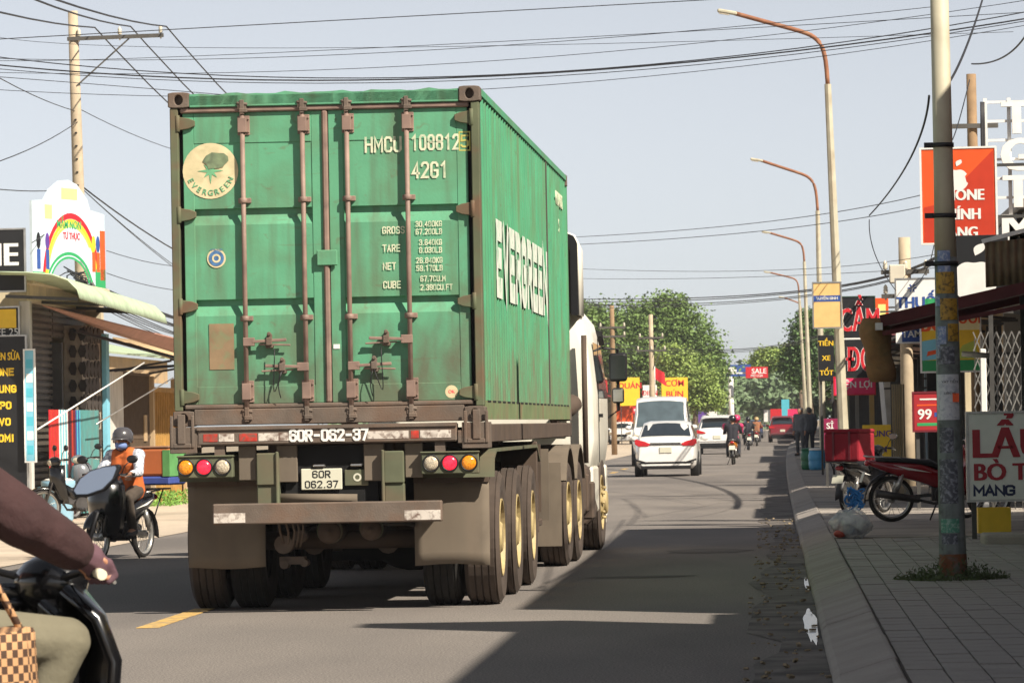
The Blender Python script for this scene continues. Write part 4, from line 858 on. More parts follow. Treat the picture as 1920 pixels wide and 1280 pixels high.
    if kind in ('suv', 'van'): m.box(-hwr*.95, hwr*.95, yr-.025, yr+.3, zb+.09, zb+.24)
    else: m.prism([(-.72,.33),(.72,.33),(.66,.40),(-.66,.40)], yr-.012, yr+.1, 'y')
    m.build('lower_bumper', M_trim, A, bev=.02)
    if kind == 'sedan':
        for sx in (-1, 1): MB().prism([(sx*.5,.34),(sx*.8,.42),(sx*.8,.47),(sx*.55,.40)], yr-.016, yr+.08, 'y').build('bumper_vent', M_trim, A)
        MB().box(-.42, .42, yr-.018, yr+.02, .842, .852).build('boot_seam', M_trim, A); MB().box(-.40,.40,yr-.02,yr+.02,.875,.895).build('chrome_strip', M_chrome, A)
    if kind == 'suv': MB().box(-.8,.8,yr-.02,yr+.02,.55,.57).build('chrome_strip', M_chrome, A); MB().box(-.62,.62,yr+.12,yr+.4,1.645,1.675).build('roof_spoiler', pm, A, bev=.01)
    zp = {'sedan': .70, 'suv': .74, 'hatch': .62, 'van': .8}[kind]
    MB().box(-.16,.16,yr-.022,yr+.02,zp-.075,zp+.075).build('number_plate', M_plate, A, bev=.004)
    MB().box(-.24,.24,L/2-.06,L/2+.012,.38,.49).build('front_plate', M_plate, A); MB().box(-.5,.5,L/2-.08,L/2+.006,.5,.66).build('grille', M_trim, A, bev=.01)
    if kind == 'van':
        for x0, x1 in ((-.1,.55),(-.75,-.1)): MB().bar((x0, 2.03, 1.24), (x1, 1.9, 1.40), .012, .02).build('wiper', M_trim, A)
    return A
# ================================================================ street: poles, shops, signs, wires, trees
CM = cam.rotation_euler.to_matrix()
def at(u, v, Y):
    """world point at distance Y along the street, seen in direction (u, v) of the 1920-wide photograph"""
    d = CM @ Vector(((u-960)/7960, -(v-640)/7960, -1)); t = Y/d.y; return Vector((d.x*t, Y, 1.435+d.z*t))
M_conc = mk('pole_concrete', '#b7a68c', .85, var=.12, scale=5, dirt='#8c7e6c', damt=.4, bump=.1)
M_steel = mk('lamp_pole_steel', '#b9b39c', .6, var=.1, scale=4, dirt='#8a7a62', damt=.4, streak='#8d6f4e', samt=.4)
M_rustp = mk('lamp_arm_rusty', '#8a5a3e', .75, var=.2, dirt='#a9876a', damt=.4)
M_sgrey = mk('pole_shaded_grey', '#717a77', .7, var=.2, scale=6, dirt='#4c504f', damt=.8, dscale=11, streak='#94999a', samt=.6)  # shade of the lower near pole put into the grey; mottling is its own
M_wire = mk('wire_black', '#26262a', .6, var=.05)
M_ins = mk('insulator_porcelain', '#cfc7b4', .3, var=.08)
def S(nm, c, r=.55, **k): return mk('paint_'+nm, c, r, var=k.pop('var', .07), **k)
W_ = S('white', '#e6e4de'); RD = S('red', '#c8202c'); YL_ = S('yellow', '#f0c52e'); BK = S('black', '#17181b'); OR = S('orange', '#e8571f'); OR2 = S('brick_orange', '#c2381c')
BL = S('blue', '#2f4f93'); GN = S('green', '#2f9a5c'); PK = S('pink', '#e02a63'); LB = S('light_blue', '#7fc3d8'); BG = S('beige', '#e3bb79'); MR = S('maroon', '#6b1a26'); CY = S('cyan', '#55b9cc'); DG = S('dark_green', '#1f3a2a'); PU = S('purple', '#5a3b8c')
# ---- street lamps
def lamp(label, base, top, tip, detail=True, grp='curved street lamps along the right kerb'):
    """base (x,y,z), top of straight pole, lamp tip"""
    b, t, e = Vector(base), Vector(top), Vector(tip); P = thing('street_lamp', label, 'street lamp', b, 0, grp)
    b0 = Vector((0,0,0)); t0 = t-b; e0 = e-b
    m = MB(); m.loft([m.ring(b0, (0,0,1), .105, 8), m.ring(lp(b0,t0,.5), (0,0,1), .085, 8), m.ring(t0, (0,0,1), .062, 8)], True, False); m.build('pole', M_steel, P)
    MB().box(-.2,.2,-.2,.2,-.02,.03).build('base_plate', M_steel, P)
    r = (t0.x-e0.x); pts = []
    up = e0.z-t0.z
    k3 = e0+Vector((.32,0,-.06)); K_ = [t0, t0+Vector((-.015*r,0,up*.3)), t0+Vector((-.05*r,0,up*.5)), t0+Vector((-.12*r,0,up*.62)), t0+Vector((-.24*r,0,up*.7)), lp(t0+Vector((-.24*r,0,up*.7)), k3, .5), k3]
    for i in range(len(K_)-1):
        p0, p1, p2, p3 = K_[max(i-1,0)], K_[i], K_[i+1], K_[min(i+2,len(K_)-1)]
        for a in np.linspace(0, 1, 4)[:-1 if i < len(K_)-2 else None]: pts.append(.5*((2*p1)+(p2-p0)*a+(2*p0-5*p1+4*p2-p3)*a*a+(3*p1-p0-3*p2+p3)*a**3))
    m = MB(); m.tube(pts, .042, 8); m.build('arm', M_rustp, P)
    d = (e0-k3); m = MB(); m.bar(k3-d*.15, e0, .13, .07); H = m.build('lamp_head', M_steel, P, bev=.02); m = MB(); m.bar(k3+d*.3-Vector((0,0,.045)), k3+d*.9-Vector((0,0,.045)), .1, .02); m.build('lamp_lens', M_clear, H)
    return P
a = at(1788, 1085, 33.8)
lamp('pale steel street lamp with curved rusty arm standing behind the red motorbike', (1.36, 79.7, .15), at(1552,158,79.7), at(1345,20,79.7))
for k, (Y, tip, top, bx, lb) in enumerate(((124.7,(1407,298),(1533,395),1543,'second curved street lamp beyond the red motorbike, rusty upper arm'),(172.7,(1428,434),(1508,490),1521,'third curved street lamp beyond the red motorbike'),(219,(1432,509),(1498,548),1514,'fourth curved street lamp, thin, in front of the right hand tree'),(263,(1460,556),(1503,590),1510,'farthest curved street lamp, lowest of the row against the right hand tree'))):
    b = at(bx, 820, Y); lamp(lb, (b.x, Y, .15), at(*top, Y), at(*tip, Y))
# ---- the near pole on the pavement
NP = thing('street_pole', 'thick grey pole plastered with flyers, standing in weeds on the near pavement', 'pole', (1.41, 33.8, .15), 0)
m = MB(); zt = 6.0; hh = [(0,.112),(.02,.112),(.42,.104),(1.3,.098),(2.55,.088),(3.2,.078),(6.0,.068)]
dx = -.0036
m.loft([m.ring((dx*z, 0, z), (0,0,1), r, 20) for z, r in hh if z <= 2.56]); m.build('lower_shaft', M_sgrey, NP)
m = MB(); m.loft([m.ring((dx*z, 0, z), (0,0,1), r, 20) for z, r in hh if z >= 2.55]); m.build('upper_shaft', M_steel, NP)  # cream above and grey below paint in the sunlit and shaded lengths
m = MB(); m.loft([m.ring((0,0,z), (0,0,1), r, 20) for z, r in ((-.05,.125),(.015,.122),(.02,.114))]); m.build('foot', M_kerb, NP)
m = MB(); m.lathe((0,0,.03), (0,0,1), [(.1135,0),(.111,.14),(.109,.17)], 20, caps=False); m.build('rust_band', mk('rust_patch', '#7b4a2c', .85, var=.3, scale=8, dirt='#5d625f', damt=1., dscale=9), NP)
for z, r in ((3.42,.079),(2.86,.086),(2.48,.093)):
    m = MB(); m.lathe((dx*z,0,z), (0,0,1), [(r,0),(r+.008,.0),(r+.008,.035),(r,.035)], 20, caps=False); m.box(dx*z-r-.07, dx*z-r, -.02, .02, z, z+.04); m.build('strap', M_black, NP)
def wrap(z0, z1, r, a0, a1, mt, nm='flyer', n=10, off=.003):
    m = MB(); m.sheet([[(dx*z+(r+off)*math.cos(a), (r+off)*math.sin(a), z) for a in np.linspace(rad(a0), rad(a1), n)] for z in (z0, z1)]); return m.build(nm, mt, NP)
FW = S('flyer_white', '#c9ccd0', dirt='#8b93a3', damt=.6, dscale=30); FB = S('flyer_blue', '#6c7fa8', dirt='#c5c9d0', damt=.7, dscale=40); FY = S('flyer_yellow', '#b08a2e', dirt='#2a251f', damt=.9, dscale=35); FG = S('flyer_green', '#4c8a73', dirt='#b9c9bd', damt=.6, dscale=40); FD = S('flyer_torn', '#4a4d55', dirt='#a6abb5', damt=.7, dscale=30)
o = wrap(1.26, 1.62, .0985, 200, 320, FW); 
txt('VAY TIỀN', .03, BK, o, (.0, -.106, 1.56), ext=.0005); txt('LIÊN HỆ', .026, BK, o, (0, -.106, 1.47), ext=.0005); MB().box(.02,.07,-.106,-.104,1.40,1.47).build('orange_print', OR, o)
wrap(.37, .48, .1055, 215, 300, FG); wrap(.28,.36,.107,220,290,FD)
for z0, z1, a0, a1, mt in ((2.26,2.43,210,310,FY),(2.05,2.22,235,325,FY),(2.43,2.60,225,290,FB),(1.86,2.0,215,262,FB),(1.88,2.02,270,330,FY),(2.16,2.24,200,235,FB),(1.70,1.84,205,300,FD),(1.0,1.2,215,285,FD),(.6,.95,210,300,FD),(1.75,1.9,200,230,FB)):
    wrap(z0, z1, .0925+(2.3-z0)*.005, a0, a1, mt)
# weeds round the pole foot
M_leaf = lambda nm, c: mk('leaf_'+nm, c, .7, var=.45, scale=3)
M_weed = M_leaf('weed', '#4c5a30')
def leaves(name, pts, sizes, mat, parent=None, up=.3, asp=.55):
    n = len(pts); P = np.asarray(pts); s_ = np.asarray(sizes); a = RNG.uniform(0, 2*PI, n); t = RNG.uniform(-1, 1, n)*1.2
    u = np.stack([np.cos(a)*np.cos(t), np.sin(a)*np.cos(t), np.sin(t)*up+0*a], 1); u /= np.linalg.norm(u, axis=1)[:, None]; q = RNG.normal(size=(n, 3)); v = np.cross(u, q); v /= np.linalg.norm(v, axis=1)[:, None]+1e-9
    c = np.stack([P-u*s_[:, None], P+v*(s_*asp)[:, None], P+u*s_[:, None], P-v*(s_*asp)[:, None]], 1).reshape(-1, 3)
    me = bpy.data.meshes.new(name); me.vertices.add(4*n); me.vertices.foreach_set('co', c.ravel()); me.loops.add(4*n); me.loops.foreach_set('vertex_index', np.arange(4*n)); me.polygons.add(n); me.polygons.foreach_set('loop_start', np.arange(0, 4*n, 4)); me.polygons.foreach_set('loop_total', np.full(n, 4)); me.update(); me.validate(); me.materials.append(mat)
    return put(me, name, parent)
n = 2600; rr = np.sqrt(RNG.uniform(0.03, 1, n)); aa = RNG.uniform(0, 2*PI, n)
pts = np.stack([1.40+.42*rr*np.cos(aa)*(1+.2*np.sin(3*aa)), 33.75+.33*rr*np.sin(aa)*(1+.2*np.cos(4*aa)), .15+RNG.uniform(0, 1, n)**1.6*.2*(1.15-rr)*(.6+.5*np.sin(aa*5)**2)], 1)
tag(leaves('weeds', pts, RNG.uniform(.008, .026, n), M_weed, None, 1.4, .3), 'low clump of weeds growing round the foot of the near pole', 'weeds', None, 'stuff')
# ---- utility poles
M_barm = mk('crossarm_steel', '#5a5752', .6, .3, var=.15)
def upole(label, base, h, arm, r0=.14, r1=.09, mat=M_conc, arms=((.0, 1.7, 3),), rz=0., grp='concrete power poles', brace=True, side=1):
    P = thing('utility_pole', label, 'utility pole', base, rz, grp); m = MB(); m.loft([m.ring((0,0,z), (0,0,1), r0+(r1-r0)*z/h, 14) for z in np.linspace(0, h, 5)]); m.build('shaft', mat, P)
    for dz, L, n in arms:
        z = h-.5-dz; x0, x1 = (-.12, L) if side > 0 else (-L, .12)
        if side == 0: x0, x1 = -L/2, L/2
        MB().box(x0, x1, -.13, -.05, z-.04, z+.04).build('crossarm', M_barm, P)
        for x in np.linspace(x0+.25 if side else x0+.08, x1-.06, n):
            m = MB(); m.lathe((x, -.09, z+.03), (0,0,1), [(.018,-.1),(.018,.02),(.05,.03),(.035,.06),(.05,.08),(.032,.11),(.045,.13),(.025,.17),(.01,.19)], 12); m.build('insulator', M_ins, P)
        if brace: MB().bar((x1*.62, -.09, z-.04), (.0, -.09, z-1.05), .03, .03).build('brace', M_barm, P)
    return P
UL = upole('tall pale concrete power pole with one crossarm, behind the rainbow sign', (-14.6, 90, 0), 10.45, None, .16, .105, arms=((.1, 1.95, 3),))
UL.rotation_euler = (0, rad(-.9), 0)
for k in range(14):
    MB().box(-.015,.03,-.155+.003*k,-.12,6.9-.28*k+1.2,6.93-.28*k+1.2).build('climbing_hole', M_black, UL)
p = at(1815, 118, 75); upole('brown power pole with a crossarm, right behind the orange phone sign', (p.x+.05, 75, 0), p.z-.2, None, .12, .085, mk('pole_wood', '#8d7355', .85, var=.15), arms=((.42, .9, 0),), side=0, brace=False)
upole('pale concrete power pole in front of the big left tree', (-5.6, 200, 0), 6.5, None, .15, .1, arms=((.6,1.2,2),(1.2,1.4,3)), side=0)
upole('brownish power pole partly hidden by the truck mirror', (-7.05, 190, 0), 6.7, None, .13, .1, mk('pole_wood', '#8d7355', .85), arms=((.5,1.2,2),(.9,1.2,2)), side=0, brace=False)
upole('far power pole with a bracket among the left trees', (-5.9, 300, 0), 7.2, None, .12, .1, arms=((.8,1.2,2),), side=0, brace=False)
# steel lattice top with insulators on the right
p = at(1696, 480, 80); U3 = upole('concrete pole carrying switch gear above the pharmacy sign', (p.x, 80, 0), p.z+.35, None, .13, .11, M_conc, arms=((.15,.9,3),(.6,.9,2)), side=0, brace=False)
MB().box(-.3,.0,-.25,-.05,3.95,4.3).build('switch_box', M_ins, U3, bev=.02)
# ---- wires
def wire(label, pts, r, grp, sag=True, n=24, name='wire'):
    P = [at(*p) if len(p) == 3 else Vector(p) for p in pts]; out = []
    if len(P) == 3:
        for t in np.linspace(0, 1, n): out.append(P[0]*(2*(t-.5)*(t-1))+P[1]*(-4*t*(t-1))+P[2]*(2*t*(t-.5)))
    elif len(P) == 2: out = [lp(P[0], P[1], t) for t in np.linspace(0, 1, 4)]
    else:
        for i in range(len(P)-1):
            p0, p1, p2, p3 = P[max(i-1,0)], P[i], P[i+1], P[min(i+2,len(P)-1)]
            for t in np.linspace(0, 1, 7)[:-1 if i < len(P)-2 else None]: out.append(.5*((2*p1)+(p2-p0)*t+(2*p0-5*p1+4*p2-p3)*t*t+(3*p1-p0-3*p2+p3)*t**3))
    return tag(MB().tube(out, r, 5).build(name, M_wire), label, 'wire', grp)
g1 = 'power lines running along the left side of the street'
for k, (a_, b_, c_) in enumerate((((0,8,62),(178,52,90),(350,172,118)),((108,0,62),(245,50,90),(447,177,118)),((155,0,60),(312,50,90),(480,177,118)))):
    P0 = at(*b_); P1 = Vector((P0.x+OFF(200)+5.5+.3*k, 200, 7.3-.4)); P2 = at(*a_)
    m = MB(); out = [lp(P2+(P2-P0)*.8, P0, t)-Vector((0,0,.5*t*(1-t))) for t in np.linspace(0,1,8)]+[lp(P0, P1, t)-Vector((0,0,5.6*t*(1-t)))+Vector((-3.2*t*(1-t)*2,0,0)) for t in np.linspace(.02,1,20)]
    tag(m.tube(out, .016, 5).build('wire', M_wire), ('left','middle','right')[k]+'most of the three thick power lines over the left crossarm', 'wire', g1)
g2 = 'thin cables strung across the street'
ORD = 'first second third fourth fifth sixth seventh eighth ninth tenth eleventh twelfth thirteenth fourteenth'.split(); CK = 0
for a_, b_, c_, r in (((-60,77,62),(640,38,62),(1400,-4,62),.007),((-60,50,70),(400,90,66),(1900,60,60),.004),((-60,108,70),(700,100,66),(1760,12,60),.005),((-60,100,72),(300,108,70),(1980,20,60),.005),((-60,135,70),(900,116,66),(1980,-8,60),.005),((-60,100,64),(900,142,62),(1980,12,60),.008),((-60,116,64),(880,145,62),(1980,26,60),.011),((-60,124,66),(900,150,63),(1980,30,60),.006),((-60,140,66),(200,160,68),(420,178,70),.006),((-60,165,66),(900,168,64),(1980,38,60),.005),
    ((1000,448,120),(1400,420,95),(1780,352,70),.008),((1000,462,120),(1400,436,95),(1780,376,70),.008),((1000,500,130),(1400,508,100),(1790,470,70),.006),((1000,520,140),(1300,522,110),(1790,500,75),.006)):
    CK += 1; wire(f'thin dark cable across the sky, {ORD[CK-1]} from the top of the cross-street cables', (a_, b_, c_), r, g2)
g3 = 'heavy cable bundle sagging to the right hand shops'
for k in range(4): wire('thick black cable of the bundle that sags toward the pharmacy sign', ((1040,560+6*k,190),(1450,550+5*k-2*(k%2),120),(1790,452+4*k,66)), .017-.002*k, g3)
g4 = 'long low cables over the far street'
for k in range(3): wire('dark cable sagging low over the far end of the street', ((1090,640+9*k,230),(1370,655+3*k,240),(1560,620+4*k,200)), .022-.004*k, g4)
wire('cable dropping from the top edge to the near pole', ((1845,-10,50),(1815,80,40),(1781,152,33.9)), .011, 'drop cables')
wire('loose cable hanging from the near pole down to a hook above the shops', ((1742,180,34),(1700,310,44),(1630,404,60)), .010, 'drop cables')
wire('cable from the brown pole insulator rising to the top right corner', ((1822,120,75),(1880,108,65),(1930,55,55)), .014, 'drop cables')
wire('cable running down beside the orange sign', ((1818,150,70),(1800,220,64),(1786,262,60)), .009, 'drop cables')
wire('thin slack cable above the pharmacy sign', ((1630,412,60),(1642,480,64),(1680,545,72)), .007, 'drop cables')
wire('thin cable slanting from the pharmacy sign up to the grey pole', ((1700,545,73),(1740,500,66),(1756,400,60)), .007, 'drop cables')
g5 = 'cables fanning out from the left power pole'
for k, (a_, b_) in enumerate((((148,345,90),(330,470,110)),((150,350,90),(330,500,112)),((152,352,90),(340,512,112)),((150,205,90),(330,282,112)),((200,470,95),(340,500,110)),((200,512,95),(340,545,110)),((60,455,70),(140,385,88)),((0,302,64),(146,228,90)),((-30,352,64),(146,352,90)),((-30,130,64),(140,208,90)))):
    A, B = at(*a_), at(*b_); out = [lp(A, B, t)-Vector((0,0,.25*t*(1-t))) for t in np.linspace(0,1,8)]
    tag(MB().tube(out, .009 if k != 0 else .018, 5).build('wire', M_wire), 'slack cable fanning out from the left power pole', 'wire', g5)
g6 = 'sagging cable bundle above the left yard'
for k in range(11): wire('black cable in the tangled bundle behind the green awning', ((120+6*k,500+7*k,86),(230+4*k,556+6*k,88),(345,600+5*k-(k%3)*4,104)), .016-.0006*k, g6)
# dark tangle of cable loops on the left pole
m = MB(); random.seed(4)
for k in range(26):
    c = at(random.uniform(130,175), random.uniform(515,562), 87.5); r = random.uniform(.1,.3)
    m.tube([c+Vector((r*math.cos(t), random.uniform(-.1,.1), r*.6*math.sin(t))) for t in np.linspace(0, 5.5, 9)], .012, 4)
tag(m.build('cable_coil', M_wire), 'dark tangle of coiled cable below the rainbow sign', 'cable', None, 'stuff')
# ================================================================ shops and signs
M_pl = {k: mk('plaster_'+k, c, .85, var=.1, scale=1.5, dirt='#8a8378', damt=.4, dscale=1.2, streak='#7d776c', samt=.35) for k, c in dict(cream='#cdbf9f', white='#d2cfc6', yellow='#d2b06a', grey='#9a9790', blue='#93a9b5', pink='#c9a79b', green='#9fb08f', tan='#b59a74', brown='#6e5240').items()}
M_shut = mk('shutter_steel', '#6a6258', .55, .3, var=.12, dirt='#4a443d', damt=.5)
M_roof = mk('roof_sheet', '#8f8b84', .6, .2, var=.15, dirt='#7a5b45', damt=.5)
M_redroof = mk('roof_red', '#7a2c2a', .6, .1, var=.15)
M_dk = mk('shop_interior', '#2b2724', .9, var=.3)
M_frame = mk('steel_frame', '#4b4a48', .6, .3, var=.2)
def corrug(x0, z0, x1, z1, y0, y1, pitch=.15, amp=.018, nx=2, curve=0.):
    ys = np.arange(y0, y1+.001, pitch/4); rows = []
    for i in range(nx):
        t = i/(nx-1); rows.append([(x0+(x1-x0)*t, y, z0+(z1-z0)*t+curve*math.sin(PI*t)+amp*math.sin(2*PI*(y-y0)/pitch)) for y in ys])
    return MB().sheet(rows)
def shop(label, side, Y0, Y1, h, wall, depth=7., x0=3.6, awn=None, shut=.5, fascia=None, awn_d=1.3, awn_z=2.9, grp='one-storey shops lining the street', storeys=1, oz=2.9):
    """side +1: right of the street, front faces -X"""
    yc = (Y0+Y1)/2; ox = OFF(yc); L = Y1-Y0; P = thing('shop_building', label, 'shop', ((x0+ox) if side > 0 else (-12+ox), yc, .1), 0, grp)
    s = side; X = lambda a: s*a
    def bx(xa, xb, ya, yb, za, zb): xa, xb = sorted((X(xa), X(xb))); return MB().box(xa, xb, ya, yb, za, zb)
    bx(1.2, depth, -L/2, L/2, 0, h).build('wall', M_pl[wall], P); 
    for ya, yb in ((-L/2, -L/2+.3), (L/2-.3, L/2)): bx(0, 1.198, ya, yb, 0, h).build('pier', M_pl[wall], P)
    bx(0, 1.198, -L/2+.302, L/2-.302, oz, h).build('lintel', M_pl[wall], P)
    bx(-.12, depth+.1, -L/2-.02, L/2+.02, h, h+.16).build('parapet', M_pl[wall], P, bev=.02)
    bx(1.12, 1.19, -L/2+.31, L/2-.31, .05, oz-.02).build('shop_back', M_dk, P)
    n = max(1, int(L/3.2)); bay = (L-.6)/n
    for i in range(n):
        ya = -L/2+.3+bay*i; zb = oz-.02-(2.8*shut if (i+int(Y0)) % 3 else .5)
        S_ = bx(.30, .36, ya+.05, ya+bay-.05, zb, oz-.02).build('rolling_shutter', M_shut, P)
        m = MB(); zz = zb+.03
        while zz < oz-.05: xa, xb = sorted((X(.26), X(.3))); m.box(xa, xb, ya+.06, ya+bay-.06, zz, zz+.06); zz += .11
        o = m.build('slats', M_shut, S_); o['kind'] = 'stuff'
        if i: bx(.1, .32, ya-.06, ya+.06, 0, 2.88).build('mullion', M_frame, P)
    for st in range(1, storeys):
        for i in range(n):
            ya = -L/2+.3+bay*i+bay*.25; W = bx(-.03, .05, ya, ya+bay*.5, h-2.1, h-.8).build('window', M_frame, P); bx(-.04, -.032, ya+.06, ya+bay*.5-.06, h-2.04, h-.86).build('pane', M_glass, W)
    if awn is not None:
        m = corrug(X(0), awn_z+.35, X(-awn_d), awn_z, -L/2+.1, L/2-.1); A_ = m.build('awning', awn, P, thick=.01)
        for ya in (-L/2+.2, 0, L/2-.2): MB().bar((X(0), ya, awn_z-.15), (X(-awn_d), ya, awn_z-.03), .04, .04).build('awning_bracket', M_frame, A_)
    if fascia is not None:
        bx(-.14, -.06, -L/2+.25, L/2-.25, 3.35, min(h-.05, 4.15)).build('fascia_board', fascia, P)
    return P
# right-hand row (first two lie beside the frame and shade the pavement)
shop('two-storey cream shophouse nearest on the right, beside the near pavement', 1, 8, 25.6, 6.0, 'cream', awn=M_redroof, storeys=2, fascia=YL_)
shop('long white two-storey shophouse on the right behind the hotpot sign', 1, 28.4, 52.5, 6.2, 'white', storeys=2, shut=.3, fascia=RD, awn=None)
shop('narrow grey lean-to between the two near shophouses', 1, 25.7, 28.3, 4.4, 'grey', awn=M_roof)
rows_ = [('dark grey', 59.2, 66, 4.2, 'grey', M_redroof, BK, 'behind the orange phone sign'), ('tan', 66.2, 77, 3.9, 'tan', M_roof, BL, 'behind the pharmacy sign'), ('cream', 79.5, 88, 4.2, 'cream', M_roof, RD, 'behind the barrel'), ('pale blue', 88.4, 101, 4.0, 'blue', M_redroof, DG, 'behind the pawnshop sign'), ('pink', 101.3, 117, 4.4, 'pink', M_roof, PK, 'just past the pawnshop sign'), ('white', 118, 140, 4.1, 'white', M_roof, RD, 'beside the second curved lamp'), ('yellow', 141, 165, 4.6, 'yellow', M_redroof, BL, 'between the second and third curved lamps'), ('grey', 167, 200, 4.2, 'grey', M_roof, RD, 'past the third curved lamp'), ('green', 203, 236, 4.4, 'green', M_roof, YL_, 'before the right hand tree'), ('cream', 250, 300, 4.6, 'cream', M_redroof, RD, 'past the right hand tree')]
for c, a, b, h, wl, aw, fa, wh in rows_: shop(f'{c} one-storey shop on the right {wh}', 1, a, b, h, wl, awn=aw, fascia=fa, shut=.55, awn_d=1.2)
for c, a, b, h, wl, aw, fa in (('white', 305, 345, 5.2, 'white', M_roof, CY), ('pink', 350, 400, 6., 'pink', M_redroof, RD), ('yellow', 405, 470, 5., 'yellow', M_roof, BL), ('grey', 475, 560, 7, 'grey', M_roof, RD)):
    shop(f'distant {c} building at the far end on the right', 1, a, b, h, wl, awn=aw, fascia=fa, grp='distant shops', shut=.4)
for c, a, b, h, wl, aw, fa in (('yellow', 232, 256, 4.6, 'yellow', M_roof, YL_), ('tan', 258, 284, 4.2, 'tan', M_redroof, RD), ('cream', 288, 320, 5.0, 'cream', M_roof, YL_), ('white', 324, 365, 4.4, 'white', M_roof, RD), ('pink', 370, 430, 5.2, 'pink', M_redroof, YL_), ('grey', 436, 520, 6, 'grey', M_roof, BL)):
    shop(f'distant {c} shop on the left beyond the truck cab', -1, a, b, h, wl, awn=aw, fascia=fa, grp='distant shops', shut=.4)
o = thing('roof_shadow_board', 'tall board added out of view on the cream shophouse roof for its shadow', 'sign', (3.75, 25.3, 6.1), 0)  # unseen board added only to cast a narrow shadow tip on the road
MB().box(-.3,1.2,-.3,.3,0,1.5).build('board', RD, o)
# ---- flat signs facing the camera
def sign(label, x0, x1, z0, z1, Y, bgm, lines=(), frame=None, support=None, name='shop_sign', thick=.06, xw=None, rz=0., grp='shop signs'):
    cx = (x0+x1)/2; P = thing(name, label, 'sign', (cx, Y, z0), rz, grp); w_, h_ = x1-x0, z1-z0
    BD = MB().box(-w_/2, w_/2, 0, thick, 0, h_).build('board', bgm, P, bev=.004)
    if frame is not None:
        f = .025
        for xa, xb, za, zb in ((-w_/2-f,w_/2+f,-f,0),(-w_/2-f,w_/2+f,h_,h_+f),(-w_/2-f,-w_/2,0,h_),(w_/2,w_/2+f,0,h_)): MB().box(xa, xb, -.01, thick+.01, za, zb).build('frame', frame, P)
    for l in lines:
        s, u, v, size, mt = l[:5]; kw = l[5] if len(l) > 5 else {}
        txt(s, size, mt, BD, (-w_/2+u*w_, -.004, v*h_), **{'bold': .02, **kw})
    if support == 'wall':
        xe = (xw or 3.6)-cx
        for z in (h_*.25, h_*.8): MB().box(w_/2 if xe > 0 else xe, xe if xe > 0 else -w_/2, thick*.3, thick*.3+.04, z, z+.04).build('bracket', M_frame, P)
    if support == 'post':
        for x in (-w_/2+.05, w_/2-.05): MB().box(x-.025, x+.025, thick, thick+.05, -z0+.15, h_).build('post', M_frame, P)
    return P, BD, w_, h_
def panel(BD, w_, h_, u0, u1, v0, v1, mt, nm='panel', y=-.003): return MB().box(-w_/2+u0*w_, -w_/2+u1*w_, y, y+.0035, v0*h_, v1*h_).build(nm, mt, BD)
def poly(BD, w_, h_, pts, mt, nm, y=-.004): return MB().add([(-w_/2+u*w_, y, v*h_) for u, v in pts], [tuple(range(len(pts)))]).build(nm, mt, BD)
def fruit(BD, cx, cz, s, mt, y=-.006):
    """bitten fruit emblem with a leaf"""
    pts = []
    for i in range(40):
        a = 2*PI*i/40; r = 1+.07*math.cos(2*a)-.13*max(0, math.cos(a-PI/2))**14-.10*max(0, math.cos(a+PI/2))**16; x, z = r*math.cos(a)*.95, r*math.sin(a)
        d = math.hypot(x-1.12, z-.12)
        if d < .42: k = .42/d; x, z = 1.12+(x-1.12)*k, .12+(z-.12)*k
        pts.append((cx+s*x, y, cz+s*z))
    MB().add(pts, [tuple(range(40))]).build('fruit_emblem', mt, BD)
    lf = [(cx+s*(.05+.42*t*.9+.22*math.sin(PI*t)), y, cz+s*(1.12+.55*t-.02*math.sin(PI*t))) for t in np.linspace(0,1,8)]+[(cx+s*(.05+.42*t*.9-.22*math.sin(PI*t)), y, cz+s*(1.12+.55*t+.1*math.sin(PI*t))) for t in np.linspace(1,0,8)]
    MB().add(lf, [tuple(range(16))]).build('leaf_emblem', mt, BD)
# orange phone sign
P, BD, w_, h_ = sign('tall orange sign with white fruit emblem and phone lettering behind the near pole', 2.03, 2.99, 3.72, 4.95, 56, OR, (), W_, 'wall', rz=rad(-4))
poly(BD, w_, h_, [(0,0),(.99,0),(.99,.97),(.14,.32),(0,.32)] if False else [(.02,.01),(.98,.01),(.98,.98),(.25,.42),(.02,.38)], OR2, 'dark_triangle', -.002)
fruit(BD, -.03, .82, .16, W_)
for s, v, u in (('IPHONE', .50, .50), ('CHÍNH', .295, .49), ('HÃNG', .10, .47)): txt(s, .2, W_, BD, (-w_/2+u*w_+.01, -.006, v*h_), bold=.04, sx=.9)
# black sign with big white fruit emblem
P, BD, w_, h_ = sign('black sign with a large white fruit emblem below the orange sign', 2.3, 3.1, 2.86, 3.78, 55.3, BK, (), None, 'wall', rz=rad(-4)); fruit(BD, -.04, .33, .29, W_)
# white letter tower
TW = thing('letter_tower', 'white lattice tower with big raised letters at the right edge', 'sign', (3.3, 58, 3.5), 0)
for x in (-.32, .0, .32): MB().box(x-.025, x+.025, -.03, .03, 0, 2.25).build('upright', W_, TW)
for z in np.arange(.1, 2.25, .26): MB().box(-.34, .34, -.02, .02, z, z+.035).build('rung', W_, TW)
for s, z in (('T', 1.95), ('G', 1.45), ('T', .95), ('M', .42)): txt(s, .62, W_, TW, (.1, -.06, z), bold=.04, ext=.04)
for k in range(5): MB().tube([(-.36+.02*math.sin(3*t+k), -.02-.02*k, 2.2-2.2*t) for t in np.linspace(0, 1, 10)], .015).build('cable', M_wire, TW)
for s in (-1, 1): MB().box(s*.3-.03, s*.3+.03, .0, .06, -3.4, 0).build('leg', M_frame, TW)
